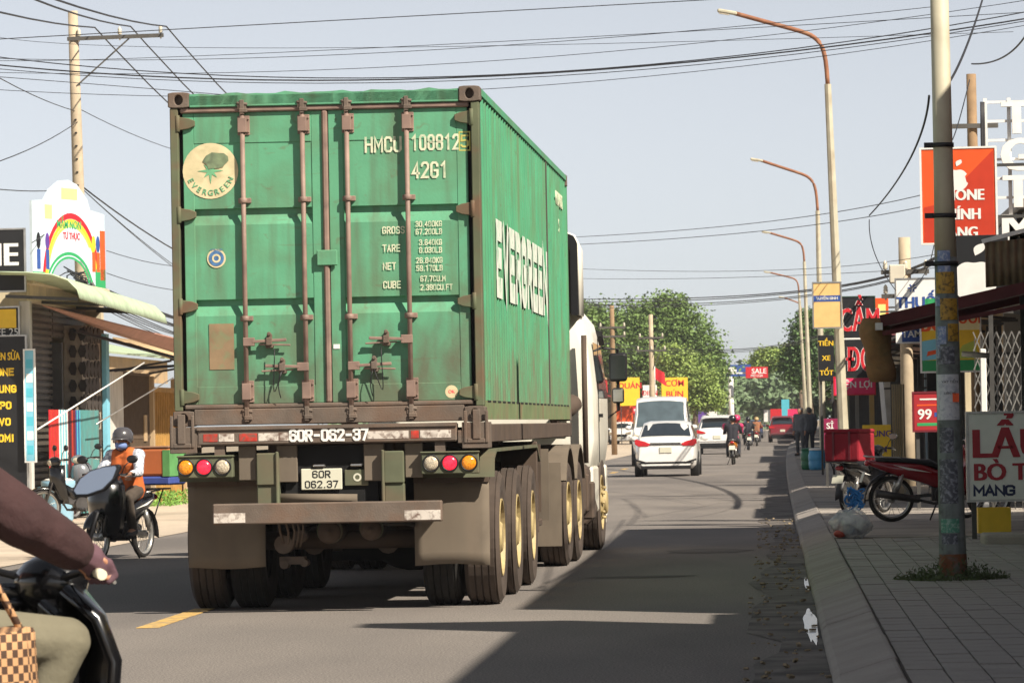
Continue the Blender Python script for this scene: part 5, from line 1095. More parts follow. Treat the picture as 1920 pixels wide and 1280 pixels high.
# brown corrugated sheet, dark red awning with rolled canvas
m = corrug(2.62, 3.0, 3.5, 3.2, 0, .001) if False else MB()
o = thing('corrugated_panel', 'brown corrugated sheet fixed above the dark red awning at the right edge', 'panel', (3.1, 52, 3.0), rad(-3))
m = MB(); xs = np.arange(-.46, .47, .02); m.sheet([[(x, .018*math.sin(x*70), z+.08*(x+.46)) for x in xs] for z in (0, .55)]); m.build('sheet', mk('sheet_brown', '#6e6047', .7, var=.25, dirt='#8d7d58', damt=.5), o, thick=.01)
MB().bar((-.5,-.04,.56),(.5,-.04,.80),.04,.05).build('edge_rail', M_metal, o)
MB().box(.38, .44, .03, .09, -2.85, .02).build('support_post', M_frame, o)
AW = thing('awning', 'dark red folding awning sloping down to the pavement', 'awning', (0, 48, 0), 0)
M_aw = mk('awning_darkred', '#5a1f22', .7, var=.2); M_canvas = mk('canvas_brown', '#8d6a44', .9, var=.25, scale=5, dirt='#5f5a3c', damt=.6, dscale=5, bump=.3, bscale=25)
m = MB(); m.sheet([[(1.26,-.2,2.50),(3.6,-.2,3.00)],[(1.26,2.8,2.50),(3.6,2.8,3.00)]], False); m.build('canopy', M_aw, AW, thick=.03)
MB().bar((1.24,-.24,2.52),(3.6,-.24,3.02),.05,.13).build('side_beam', M_aw, AW); MB().bar((1.26,-.24,2.38),(3.6,-.24,2.78),.04,.05).build('lower_arm', M_aw, AW); MB().bar((1.26,2.8,2.46),(3.6,2.8,2.96),.05,.12).build('side_beam', M_aw, AW)
MB().bar((1.22,-.3,2.46),(1.22,2.9,2.46),.08,.08).build('front_tube', M_metal, AW)
rings = []
for t in np.linspace(0, 1, 12):
    z = 2.56-.72*t; xc = 1.16+.10*t; r = .10+.05*math.sin(PI*t)+.02*math.sin(9*t)
    rings.append([(xc+r*1.15*math.cos(a)+.012*math.sin(5*a+8*t), .05+r*.8*math.sin(a), z) for a in np.linspace(0, 2*PI, 16, endpoint=False)])
m = MB(); m.loft(rings); m.build('rolled_canvas', M_canvas, AW); 
for x in (2.9, 3.55): MB().box(x-.03, x+.03, 1.0, 1.06, .12, 2.8).build('post', M_frame, AW)
# fluorescent tube sign lamp + lattice gate
LT = thing('lattice_gate', 'folding steel lattice gate in front of the dark shop at the right edge', 'gate', (3.2, 58.5, .15), 0)
for k in range(9):
    MB().bar((-.42+.105*k, 0, 0), (-.42+.105*k+.02, 0, 2.35), .012, .02).build('upright', M_frame, LT)
m = MB()
for k in range(8):
    for z in np.arange(.1, 2.2, .26): m.bar((-.42+.105*k,-.012,z),(-.42+.105*(k+1),-.012,z+.26),.006,.016); m.bar((-.42+.105*k,.012,z+.26),(-.42+.105*(k+1),.012,z),.006,.016)
o = m.build('lattice_bars', M_metal, LT); o['kind'] = 'stuff'
tag(MB().box(2.79, 2.87, 56.9, 57, .15, 2.33).build('white_post', W_, None, bev=.01), 'slim white post beside the lattice gate', 'post')
tag(MB().cyl((2.24,50,2.17),(2.56,50,2.14),.032).build('tube_lamp', W_), 'short white tube lamp hanging under the dark red awning', 'lamp')
# pharmacy sign
P, BD, w_, h_ = sign('white pharmacy sign with a blue emblem and dark blue letters', 2.2, 3.0, 3.24, 3.83, 74, W_, (), M_metal, 'wall')
txt('THUỐC', .27, BL, BD, (.03, -.006, .18), bold=.035, sx=.92); 
for k in range(6): a = k*PI/3; MB().obox((-.12+.05*math.cos(a), -.006, .44+.05*math.sin(a)), (.055,.004,.02), Matrix.Rotation(-a,3,'Y')).build('emblem_petal', BL, BD)
panel(BD, w_, h_, .62, .98, .12, .42, GN, 'green_panel', -.008)
P, BD, w_, h_ = sign('small dark blue sign below the pharmacy sign', 2.2, 3.0, 2.74, 3.02, 73.8, BL, (), W_, 'wall'); panel(BD, w_, h_, .0, .1, .0, 1., W_, 'white_end'); txt('TÂM', .17, W_, BD, (-.15, -.006, .13), bold=.02); txt('AN', .17, W_, BD, (.2, -.006, .13), bold=.02)
# beef sign
P, BD, w_, h_ = sign('white and green sign with orange lettering beside the near pole, under the awning', 2.2, 3.04, 2.1, 2.97, 62, YL_, (), W_, 'wall')
panel(BD, w_, h_, .0, 1., .68, 1., S('sign_cream', '#efe3b0'), 'cream_band'); panel(BD, w_, h_, .0, 1., .0, .18, GN, 'green_band'); poly(BD, w_, h_, [(0,.18),(.3,.2),(.42,.42),(.3,.55),(0,.5)], LB, 'bowl_print', -.005); poly(BD, w_, h_, [(.08,.25),(.3,.3),(.26,.36),(.1,.33)], OR, 'meat_print', -.007); poly(BD, w_, h_, [(.55,.2),(.98,.2),(.9,.5),(.7,.42)], S('lime', '#b9c95a'), 'leaf_print', -.005)
txt('BÒ', .33, OR, BD, (-.25, -.008, .68), bold=.035, sx=.85); txt('TƯƠI', .24, OR, BD, (.22, -.008, .76), bold=.03, sx=.8)
# pawnshop signs
P, BD, w_, h_ = sign('tall black pawnshop sign with big red letters behind the pale lamp pole', 1.5, 2.26, 2.33, 4.05, 92, BK, (), DG, 'wall')
for s, v in (('CẦM', .70), ('ĐỒ', .20)):
    txt(s, .70, W_, BD, (.06, -.004, v*h_), bold=.05, sx=.58); txt(s, .70, RD, BD, (.06, -.010, v*h_), bold=.025, sx=.58)
panel(BD, w_, h_, 0, 1, .47, .49, W_, 'divider')
P, BD, w_, h_ = sign('narrow orange sign with a yellow centre next to the pawnshop sign', 2.28, 2.58, 2.9, 4.04, 92.6, OR, (), None, 'wall'); panel(BD, w_, h_, .25, .8, .12, .88, S('pale_yellow', '#f4e58a'), 'yellow_centre')
P, BD, w_, h_ = sign('small beige and blue notice board fixed to the lamp pole', .82, 1.32, 3.14, 3.96, 79.2, BG, (), M_metal, None, thick=.03); panel(BD, w_, h_, 0, 1, .58, .72, BL, 'blue_band'); txt('TUYỂN SINH', .07, W_, BD, (0, -.006, .65*h_), bold=.02)
P, BD, w_, h_ = sign('black board with yellow words below the beige notice board', 1.1, 1.46, 2.3, 3.36, 98, BK, (('TIỀN', .5, .82, .16, YL_), ('XE', .5, .5, .16, YL_), ('TỐT', .5, .18, .16, YL_)), None, 'post')
P, BD, w_, h_ = sign('bright pink shop sign with white letters low behind the lamp pole', 1.43, 2.33, 1.98, 2.36, 96, PK, (('TIỆN LỢI', .5, .55, .2, W_),), RD, 'wall')
P, BD, w_, h_ = sign('red price poster reading ninety-nine, left of the near pole', 2.0, 2.42, 1.25, 1.77, 60, S('poster_red', '#a3242c'), (('99', .36, .42, .2, W_),), MR, 'post'); panel(BD, w_, h_, .1, .9, .12, .2, GN, 'green_line'); panel(BD, w_, h_, .68, .95, .36, .48, BL, 'blue_tag'); panel(BD, w_, h_, .1, .85, .66, .7, OR, 'orange_line'); panel(BD, w_, h_, .2, .85, .82, .86, W_, 'white_line')
P, BD, w_, h_ = sign('yellow sign with purple letters behind the red insulated box', 1.4, 1.84, .62, 1.33, 66, YL_, (('TRUNG', .5, .80, .135, PU), ('TÂM', .55, .46, .13, PU)), None, 'post'); panel(BD, w_, h_, 0, 1, .0, .1, LB, 'blue_foot'); panel(BD, w_, h_, .3, 1, .1, .25, S('lime', '#b9c95a'), 'green_print')
P, BD, w_, h_ = sign('magenta shop board leaning beside the lamp pole near the barrel', .98, 1.28, .85, 1.44, 80.6, S('magenta', '#8c1d4a'), (('SỈ', .4, .76, .16, W_), ('LẺ', .4, .4, .16, W_)), None, 'post')
# hotpot sign on the pavement
P, BD, w_, h_ = sign('white standing sign with red and navy food lettering at the right edge', 2.05, 3.2, .56, 1.46, 44.7, W_, (), M_metal, 'post', name='standing_sign', rz=rad(0))
txt('LẨU', .42, S('sign_red', '#a8202e'), BD, (-.545, -.006, .57), bold=.035, sx=1.02, al='LEFT'); txt('BÒ TƠ', .25, MATS['paint_sign_red'], BD, (-.53, -.006, .28), bold=.035, sx=1.0, al='LEFT'); stk('MANG', .115, S('navy', '#1d2750'), BD, (-.52, -.004, .095), w=.72, sw=.22, gap=.2, al='LEFT'); txt('VỀ', .155, MATS['paint_navy'], BD, (.02, -.006, .095), bold=.016, al='LEFT')
tag(MB().box(2.1, 3.4, 42.7, 43.6, .12, .25).build('concrete_step', M_walk, None, bev=.03, seg=2), 'low concrete step at the right edge below the hotpot sign', 'step')
# yellow stool / cloth under the hotpot sign, beige column, leaning pole
P = thing('plastic_crate', 'yellow plastic crate under the hotpot sign', 'crate', (2.42, 47, .15), 0); 
for x0, x1, y0, y1 in ((-.18,.18,-.15,-.13),(-.18,.18,.13,.15),(-.18,-.16,-.13,.13),(.16,.18,-.13,.13)): MB().box(x0,x1,y0,y1,0,.28).build('side', YL_, P)
MB().box(-.16,.16,-.13,.13,0,.02).build('base', YL_, P)
P = thing('folding_shutter', 'cream folded metal shutter standing behind the parked motorbikes', 'shutter', (2.14, 72, .15), 0)
for k in range(6): MB().prism([(-.11+.037*k,0),(-.08+.037*k,.05),(-.078+.037*k,.045),(-.108+.037*k,-.005)], 0, 1.85, 'z').build('leaf', M_pl['cream'], P)
tag(MB().bar((1.93,70,.15),(1.80,70,2.1),.07,.07).build('leaning_post', W_), 'white leaning post in front of the folded shutter', 'post')
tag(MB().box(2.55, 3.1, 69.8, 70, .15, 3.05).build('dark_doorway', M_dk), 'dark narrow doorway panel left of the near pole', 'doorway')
# ================================================================ left side
LS = shop('left shop with a brown rolling shutter and a light green awning', -1, 68.1, 76.0, 3.75, 'cream', depth=6, awn=None, shut=1.2, grp='shops on the left', oz=3.5)
M_ag = mk('awning_green_sheet', '#b5c6a4', .6, var=.1, dirt='#8f9a7e', damt=.5)
AG = thing('awning', 'pale green corrugated awning with a rounded front, over the left shop', 'awning', (-12, 71, 3.55), 0)
rows = []; ys = np.arange(-5.2, 4.4, .05)
for x, z in ((-.1,.42),(.4,.40),(.8,.36),(1.05,.27),(1.2,.12),(1.24,-.02)): rows.append([(x, y, z-.018*(y+5.2)+.012*math.sin(y*2*PI/.2)) for y in ys])
m = MB(); m.sheet(rows); m.build('sheet', M_ag, AG, thick=.012)
for y in (-4.8,-1.5,2,4.2): MB().bar((0,y,.05),(1.15,y,-.02),.04,.05).build('bracket', M_frame, AG)
# white corner column, stone-clad pillar, coloured fence panels
tag(MB().box(-11.93,-11.76,67.0,67.2,0,3.55).build('column', M_pl['white'], None, bev=.01), 'white corner column under the left awning edge', 'column')
PI_ = thing('stone_pillar', 'dark pillar clad with irregular flat stones beside the left shutter', 'pillar', (-11.98, 74.3, 0), 0); MB().box(-.3,.02,-1.0,1.0,0,3.3).build('core', mk('mortar_pale', '#9b8f7f', .9), PI_)
random.seed(12); M_st = mk('dark_stone', '#3a332e', .8, var=.35, scale=4)
for iz in range(11):
    for iy in range(5):
        cy, cz = -.8+.4*iy+(.2 if iz % 2 else 0), .15+.3*iz; 
        if abs(cy) > .92 or cz > 3.2: continue
        pts = [(cy+.215*math.cos(a)*random.uniform(.82,1.08), cz+.165*math.sin(a)*random.uniform(.85,1.1)) for a in np.linspace(0, 2*PI, 7)[:-1]]
        MB().prism(pts, .015, .04, 'x').build('cladding_stone', M_st, PI_)
random.seed(12)
for iz in range(11):
    for k in range(2):
        pts = [(-.14+.17*k+.075*math.cos(a)*random.uniform(.85,1.1), .15+.3*iz+.13*math.sin(a)*random.uniform(.85,1.1)) for a in np.linspace(0, 2*PI, 7)[:-1]]
        MB().prism(pts, -1.03, -1.0, 'y').build('cladding_stone', M_st, PI_)
FP = thing('striped_fence', 'red, white and blue striped metal panels in front of the left shutter', 'fence', (-11.75, 71.2, 0), 0)
cols = [RD, OR2, RD, OR2, RD, OR2, RD, W_, CY, W_, LB, W_, CY, W_, MR, BK, MR, OR2, MR, MR, BL, CY, BL, CY]
for k in range(24): MB().box(-.01,.01,-2.6+.13*k,-2.6+.13*k+.085,.06,1.82).build('slat', cols[k], FP)
MB().box(-.01,.0,.6,2.5,.06,1.82).build('teal_panel', mk('teal_sheet', '#4f8f8c', .7, var=.12, dirt='#7d6a62', damt=.4), FP)
for z in (.3, 1.6): MB().box(-.035,-.012,-2.7,2.6,z,z+.05).build('rail', M_frame, FP)
tag(MB().box(-11.98,-11.9,75.6,75.95,0,3.2).build('blue_pilaster', LB), 'light blue pilaster at the end of the left shop', 'pilaster')
tag(MB().box(-12.3,-12.0,76.0,78.2,0,2.55).build('wall', M_pl['white'], None), 'stained white wall between the left shop and the brown gate', 'wall')
G = thing('steel_gate', 'brown steel bar gate in the left yard wall', 'gate', (-12.05, 80, 0), 0)
for k in range(30): MB().box(-.015,.015,-1.7+.117*k,-1.67+.117*k,.1,2.5).build('bar', mk('gate_brown', '#5b4a38', .7, var=.2), G)
for z in (.1,1.3,2.5): MB().box(-.02,.02,-1.75,1.8,z,z+.05).build('rail', MATS['gate_brown'], G)
MB().box(-.35,-.3,-1.75,1.8,0,2.6).build('backing', mk('gate_sheet', '#6f5f4a', .8, var=.2), G)
MB().box(.02,.04,.9,1.25,1.25,1.75).build('notice_board', M_pl['tan'], G)
G = thing('yard_gate', 'ochre panel gate beside the container, at the end of the left wall', 'gate', (-12.05, 84, 0), 0)
MB().box(-.1,0,-2.1,2.4,0,2.3).build('panel', mk('ochre_wall', '#b08a4a', .85, var=.15, dirt='#8d6f3c', damt=.5), G)
for k in range(18): MB().box(.0,.03,-2.05+.25*k,-2.02+.25*k,.1,2.2).build('rib', MATS['ochre_wall'], G)
for y in (-2.1, 2.3): MB().box(-.2,.08,y-.1,y+.1,0,2.5).build('pier', M_pl['tan'], G)
YH = thing('yard_house', 'low house with pale sheet roofs behind the left yard gate', 'house', (-17.5, 92, 0), 0); MB().box(-4,2.0,-8,12,0,3.2).build('wall', M_pl['yellow'], YH)
for k, (z, d) in enumerate(((3.2, 2.9), (4.0, 1.5))): MB().add([(d,-8.4,z),(d,12.4,z),(-2,12.4,z+1.1),(-2,-8.4,z+1.1)], [(0,1,2,3)]).build('roof_sheet', (M_ag, M_roof)[k], YH, thick=.04)
MB().box(2.6,2.65,-8,12,2.6,3.15).build('valance', M_pl['tan'], YH)
m = MB().add([(-12.0,77,3.15),(-10.9,77,2.75),(-10.9,86,2.75),(-12.0,86,3.15)], [(0,1,2,3)])
LA = thing('awning', 'tan lean-to awning over the brown gate, partly hidden by the container', 'awning', (-12, 81.5, 2.75), 0); corrug(0,.4,1.1,0,-4.5,4.5).build('sheet', mk('sheet_tan', '#c9ac84', .7, var=.12, dirt='#8f7a5c', damt=.4), LA, thick=.012); MB().bar((1.08,-4.5,.0),(1.08,4.5,.0),.05,.06).build('front_rail', M_frame, LA)
for y in (-4.3, 0, 4.3): MB().bar((0,y,-.2),(1.05,y,-.03),.04,.04).build('bracket', M_frame, LA)
CN = thing('red_canopy', 'narrow faded red canopy strip slanting out from the left shop', 'canopy', (-12, 73, 3.0), 0); MB().add([(0,-3.4,.55),(0,3.6,.25),(1.5,5.2,-.28),(1.3,3.0,.1)], [(0,1,2,3)]).build('cloth', mk('canopy_salmon', '#b98a78', .8, var=.1), CN, thick=.02); MB().bar((0,-.2,.2),(1.45,5.0,-.34),.05,.05).build('strut', M_black, CN); MB().bar((0,3.4,-.45),(1.45,5.0,-.34),.05,.05).build('strut', M_black, CN)
tag(MB().tube([at(70,805,67.5), at(270,680,74)], .014, 6).build('stay_rod', W_), 'thin white stay rod slanting in front of the left shop', 'rod', 'stay rods'); tag(MB().tube([at(180,795,72), at(325,708,77)], .012, 6).build('stay_rod', M_metal), 'thin grey stay rod slanting in front of the white wall', 'rod', 'stay rods')
# left signs
P, BD, w_, h_ = sign('black phone shop sign with white letters at the left edge, upper', -13.9, -11.75, 3.7, 4.66, 66.5, BK, (), M_metal, None); txt('PHONE', .5, W_, BD, (.15, -.005, .55), bold=.03, al='CENTER'); MB().box(-1.0,-.95,.06,.1,-3.6,.2).build('post', M_frame, P)
P, BD, w_, h_ = sign('black and yellow light box at the left edge under the awning', -13.0, -11.93, 2.98, 3.44, 66.9, BK, (), M_metal, None); panel(BD, w_, h_, .55, .97, .3, .95, YL_, 'yellow_panel'); txt('CAFE 25', .16, W_, BD, (.25, -.005, .07)); MB().box(-.5,-.45,.06,.1,-2.9,.1).build('post', M_frame, P)
P, BD, w_, h_ = sign('tall black board listing phone repair brands in yellow at the left edge', -13.0, -11.81, .5, 2.98, 66.8, BK, (), M_metal, None)
for s, z, xr in (('CHUYÊN SỬA', 2.16, .51), ('IPHONE', 1.92, .40), ('SAMSUNG', 1.65, .435), ('OPPO', 1.39, .35), ('VIVO', 1.13, .335), ('XIAOMI', .87, .385)): (txt(s, .17, YL_, BD, (xr, -.006, z), bold=.03, sx=.62, al='RIGHT') if ' ' in s else stk(s, .125, YL_, BD, (xr, -.003, z), w=.5, sw=.22, al='RIGHT'))
MB().box(-.5,-.4,.06,.12,-.5,.1).build('post', M_frame, P)
P, BD, w_, h_ = sign('narrow light blue strip sign beside the black repair board', -11.80, -11.66, 1.0, 2.75, 66.7, LB, (), W_, None, thick=.04)
for k in range(7): panel(BD, w_, h_, .15, .85, .06+.13*k, .14+.13*k, W_ if k % 2 else CY, 'strip_print')
# rainbow sign
RS_ = thing('rainbow_sign', 'arched white kindergarten sign painted with a rainbow above the green awning', 'sign', tuple(at(62, 530, 74)), 0); q0 = at(62,530,74); q1 = at(198,555,76.5); RS_.rotation_euler = (0, 0, math.atan2(q1.y-q0.y, q1.x-q0.x)); Wd = math.hypot(q1.x-q0.x, q1.y-q0.y)
def rs(u, v): return (u*Wd, v)
outl = [(0,-.12),(0,1.45),(.17,1.48),(.25,1.68),(.38,1.84),(.5,1.87),(.62,1.80),(.76,1.55),(.80,1.36),(1,1.30),(1,-.1),(.93,-.2),(.78,.2),(.66,.42),(.5,.5),(.36,.42),(.22,.12),(.16,-.05)]
MB().prism([rs(*p) for p in outl], 0, .05, 'y').build('board', S('sign_white', '#c6d5de'), RS_)
def arcband(cu, cv, ru, rv, t0, t1, k, mt, nm, y): 
    a = np.linspace(rad(t0), rad(t1), 22); m = MB(); m.sheet([[((cu+ru*kk*math.cos(t))*Wd, y, cv+rv*kk*math.sin(t)) for t in a] for kk in (1, k)]); return m.build(nm, mt, RS_)
arcband(.53,.0,.40,1.28,8,178,.92,RD,'red_band',-.004); arcband(.53,.0,.366,1.17,10,178,.93,YL_,'yellow_band',-.004); arcband(.53,.0,.34,1.08,40,178,.95,S('lime', '#b9c95a'),'green_band',-.004)
arcband(.5,-.2,.34,.78,20,160,.93,GN,'arch_band',-.004); arcband(.5,-.2,.30,.70,20,160,.94,GN,'arch_band',-.004)
for u0, u1, v0, v1, mt, nm in ((.0,.16,-.12,.2,GN,'grass_print'),(.86,1.,-.05,.3,GN,'grass_print'),(.93,1.,.1,1.0,OR,'orange_print'),(.40,.62,1.52,1.72,S('gold', '#e9c98a'),'title_print'),(.17,.27,1.15,1.4,S('gold', '#e9c98a'),'emblem_print')): MB().box(u0*Wd, u1*Wd, -.005, -.001, v0, v1).build(nm, mt, RS_)
for u, c in ((.08, BK), (.2, PU), (.84, YL_), (.9, BL)):
    MB().box(u*Wd-.06, u*Wd+.06, -.006, -.002, .25, .6).build('child_print', BL if u < .5 else OR, RS_); MB().ell((u*Wd, -.004, .75), (.075,.006,.15), 14, 8).build('child_head_print', c, RS_)
m = txt('MẦM NON', .2, GN, RS_, (.5*Wd, -.006, 1.06), bold=.02, sx=.55*Wd/1.6); txt('TƯ THỤC', .17, RD, RS_, (.53*Wd, -.006, .86), bold=.02, sx=.5*Wd/1.6)
for u in (.06, .95): MB().box(u*Wd-.03, u*Wd+.03, .05, .11, -4.0, 1.2).build('post', M_frame, RS_)
# ---- far signs on the left and over the street
fs_ = [((1162,708),(1200,760),262,YL_,'yellow shop sign just right of the truck mirror',(('QUÁN',.5,.7,.5,RD),)),((1240,708),(1290,752),268,YL_,'yellow and orange sign above the white van, right one',(('CƠM',.5,.75,.55,RD),('BÚN',.5,.3,.55,RD))),((1205,722),(1232,752),255,W_,'white sign board above the white van',(('ĐIỆN',.5,.5,.4,RD),)),((1186,762),(1206,775),250,RD,'small red round-lettered sign behind the truck mirror',(('KEM',.5,.5,.25,W_),)),((1155,760),(1200,822),285,OR,'orange shop front panel left of the parked hatchback',()),((1236,752),(1262,772),262,DG,'dark green board above the white van',())]
for (u0,v0),(u1,v1),Y,mt,lb,ls in fs_:
    a, b = at(u0,v0,Y), at(u1,v1,Y); sign(lb, a.x, b.x, b.z, a.z, Y, mt, ls, None, 'post', grp='signs far down the street')
a, b = at(1361,684,300), at(1408,705,300); P, BD, w_, h_ = sign('blue billboard with a white oval over the far street', a.x, b.x, b.z, a.z, 300, BL, (), None, None, name='billboard', grp='billboards over the far street')
MB().ell((-.25*w_, -.01, h_*.5), (w_*.18,.01,h_*.33), 20, 8).build('oval_emblem', W_, BD); c = at(1370,700,300); MB().cyl((c.x-(a.x+b.x)/2, .1, -b.z), (c.x-(a.x+b.x)/2, .1, 0), .2, .18, 14).build('column', W_, P)
a, b = at(1398,688,299), at(1440,708,299); P, BD, w_, h_ = sign('red billboard with white lettering beside the blue one', a.x, b.x, b.z, a.z, 299, RD, (('SALE', .6, .6, .5, W_), ('MỞ CỬA', .5, .2, .22, W_)), None, None, name='billboard', grp='billboards over the far street'); MB().box(-w_*.5-1.4,-w_*.5+.2,.2,.3,h_*.4,h_*.55).build('beam', W_, P)
a = at(1465,750,330); sign('tall pale cyan banner at the far right', a.x, a.x+.6, 1.6, 3.0, 330, CY, (), None, 'post', name='banner', grp='signs far down the street')
for k, (u, mt) in enumerate(((1455, RD), (1487, PK), (1442, W_), (1500, RD), (1335, W_), (1318, PU))):
    a = at(u, 770, 300+10*k); sign('small bright shop board far down the street', a.x-.4, a.x+.4, 1.3, 2.2, 300+10*k, mt, (), None, 'post', grp='signs far down the street')
for k in range(3):
    a = at(1367+3*k, 800, 290+4*k); o = thing('barrier_post', 'red and white striped barrier post at the median nose', 'barrier', (a.x, 290+4*k, 0), 0, 'median barrier posts')
    for j in range(4): MB().cyl((0,0,.3*j),(0,0,.3*j+.3),.22,n=12).build('stripe', RD if j % 2 else W_, o)
# ================================================================ vehicles, riders and loose things
car('white saloon car driving away, right behind the white van', (-2.78, 113.8, 0), rad(-.4), 'sedan', M_cwhite)
car('white SUV driving away beside the saloon car', (-2.35, 186, 0), rad(-.6), 'suv', M_cwhite)
car('oncoming white van with a wide windshield, above the saloon car', (-3.62, 141, 0), rad(180), 'van', M_cwhite)
car('white hatchback parked facing us on the left pavement', (-9.9, 285, 0), rad(172), 'hatch', M_cwhite)
car('dark red car stopped at the right kerb', (.72, 275, 0), rad(-1), 'suv', M_cred)
a = at(1411, 790, 340); car('blue car far down the street between the riders', (a.x, 340, 0), 0, 'sedan', mk('car_blue', '#2e4468', .25, coat=.6))
a = at(1493, 790, 330); car('dark car parked beyond the dark red car', (a.x, 330, 0), 0, 'suv', mk('car_dark', '#2a2a2e', .25, coat=.6))
M_black_p = paint('black', '#121214'); M_red_p = paint('red', '#8e0f1c'); M_or_p = paint('orange', '#d8841c'); M_grey_p = paint('grey', '#6d7075'); M_blue_p = paint('blue', '#2b4c8f'); M_wh_p = paint('white', '#d8d8d6')
# parked on the right pavement
bike('dark red parked motorbike seen side on behind the near pole', (2.06, 52.75, .15), rad(-83), M_red_p)
BB = bike('black parked motorbike carrying the red box, rear wheel toward us', (1.25, 57.45, .15), rad(-28), M_black_p, .86, rack=True)
bike('third parked motorbike half hidden behind the hotpot sign', (2.95, 54.2, .15), rad(-60), M_black_p, accent=M_red_p)
RBX = thing('insulated_box', 'red insulated delivery box on the black parked motorbike', 'box', (1.03, 56.86, .865), rad(-28)); M_rbx = mk('red_fabric', '#8f1626', .85, var=.12, scale=4, bump=.2, bscale=30)
MB().box(-.26,.26,-.24,.24,0,.38).build('body', M_rbx, RBX, bev=.03, seg=2); MB().box(-.265,.265,-.245,.245,.38,.43).build('lid', M_rbx, RBX, bev=.02, seg=2)
for x in (-.12,.12): MB().box(x-.015,x+.015,-.25,-.24,.02,.4).build('strap', MR, RBX)
# rags of blue rope and plastic hung at the wheel
m = MB(); random.seed(6)
for k in range(14):
    q1, q2, q3 = random.uniform(0,6), random.uniform(.03,.11), random.uniform(.03,.12); m.tube([(1.07+.05*math.sin(3*q1)+q2*math.sin(t*1.3+q1), 56.42+.04*math.cos(t*2+q1), .42+.05*math.cos(5*q1)+q3*math.cos(t*1.1+2*q1)-.06*(k%3)) for t in np.linspace(0, 4.5, 9)], random.uniform(.008,.016), 5)
tag(m.build('rope', mk('rope_blue', '#2f7fc0', .7, var=.2)), 'bright blue rope looped round the rear wheel of the black motorbike', 'rope')
# rubbish bag
BG_ = thing('rubbish_bag', 'knotted translucent plastic bag of rubbish on the kerb', 'bag', (.83, 46.0, .15), 0)
m = MB(); rings = []; random.seed(9)
for t in np.linspace(0, 1, 14):
    z = .29*t; r = .225*(math.sin(PI*min(1, .12+t*.62+.0))**.7)*(1-.45*t**3)+.015
    rings.append([(r*math.cos(a)*(1+.10*math.sin(3*a+5*t)+.06*math.sin(9*a+14*t)+random.uniform(-.05,.05)), r*.85*math.sin(a)*(1+.08*math.sin(4*a+3)), z+.02*math.sin(5*a+9*t)) for a in np.linspace(0, 2*PI, 30, endpoint=False)])
m.loft(rings); M_bag = mk('plastic_film', '#e2e6ec', .16, var=.25, scale=9, dirt='#8790a0', damt=.6, dscale=10, bump=1., bscale=16, spec=.8, alpha=.55); m.build('film', M_bag, BG_)
m = MB()
for k in range(9): a = 2*PI*k/9; m.add([(0,0,.25),(.05*math.cos(a),.05*math.sin(a),.28),(.10*math.cos(a+.3),.09*math.sin(a+.3),.36+.03*math.sin(5*k)),(.03*math.cos(a+.7),.03*math.sin(a+.7),.30)], [(0,1,2,3)])
m.build('knot', M_bag, BG_); random.seed(21)
for k in range(16):
    a = random.uniform(0, 6.28); r = random.uniform(.03, .15); mt = (W_, mk('red_plastic', '#b04a3c', .4), FB, W_, mk('lilac_plastic', '#9a93b8', .4), FW)[k % 6]; MB().ell((r*math.cos(a), r*.8*math.sin(a), random.uniform(.05,.17)), (random.uniform(.03,.07), random.uniform(.03,.06), random.uniform(.02,.05)), 9, 6, Matrix.Rotation(random.uniform(-1,1), 3, 'X')).build('rubbish', mt, BG_)
MB().ell((-.12,-.13,.05),(.07,.045,.045),10,7).build('rubbish', MATS['red_plastic'], BG_)
# barrels
for x, mt, lb in ((1.12, mk('drum_blue', '#4a9ccb', .4, var=.1), 'light blue plastic drum on the kerb'), (.93, mk('drum_green', '#1f6a4c', .45, var=.1), 'green drum tucked behind the blue drum')):
    D_ = thing('plastic_drum', lb, 'drum', (x, 107.5 if x > 1 else 108.2, .15), 0, 'drums on the kerb'); m = MB(); m.lathe((0,0,0),(0,0,1),[(.16,0),(.2,.04),(.215,.2),(.2,.22),(.218,.25),(.218,.38),(.2,.42),(.19,.5)],24); m.build('barrel', mt, D_); m = MB(); m.lathe((0,0,.5),(0,0,1),[(.2,0),(.2,.04),(.17,.05),(.01,.06)],24); m.build('lid', W_ if x > 1 else mt, D_)
# left pavement
D_ = thing('water_tank', 'pale blue plastic tub on the left pavement beside the shop', 'tub', (-11.5, 67.9, 0), 0); m = MB(); m.lathe((0,0,0),(0,0,1),[(.21,0),(.235,.04),(.26,.55),(.275,.6),(.275,.66),(.25,.67)],26); m.build('tub', mk('tub_blue', '#8fb9cf', .45, var=.08), D_); m = MB(); m.lathe((0,0,.67),(0,0,1),[(.26,0),(.2,.03),(.01,.05)],24); m.build('cover', W_, D_)
bike('grey parked motorbike at the left edge behind the foreground rider', (-11.4, 70.6, 0), rad(160), M_grey_p, group='motorbikes parked on the left'); bike('black parked motorbike beside the pale blue tub', (-10.75, 65.6, 0), rad(115), M_black_p, group='motorbikes parked on the left')
n = 900; pts = np.stack([RNG.uniform(-12.0,-11.4,n), RNG.uniform(80,84,n), .02+RNG.uniform(0,1,n)**2*.25], 1)
tag(leaves('verge_grass', pts, RNG.uniform(.02,.06,n), M_leaf('grass', '#6f9a3e'), None, 1.4, .3), 'strip of bright grass along the left gate', 'grass', None, 'stuff')
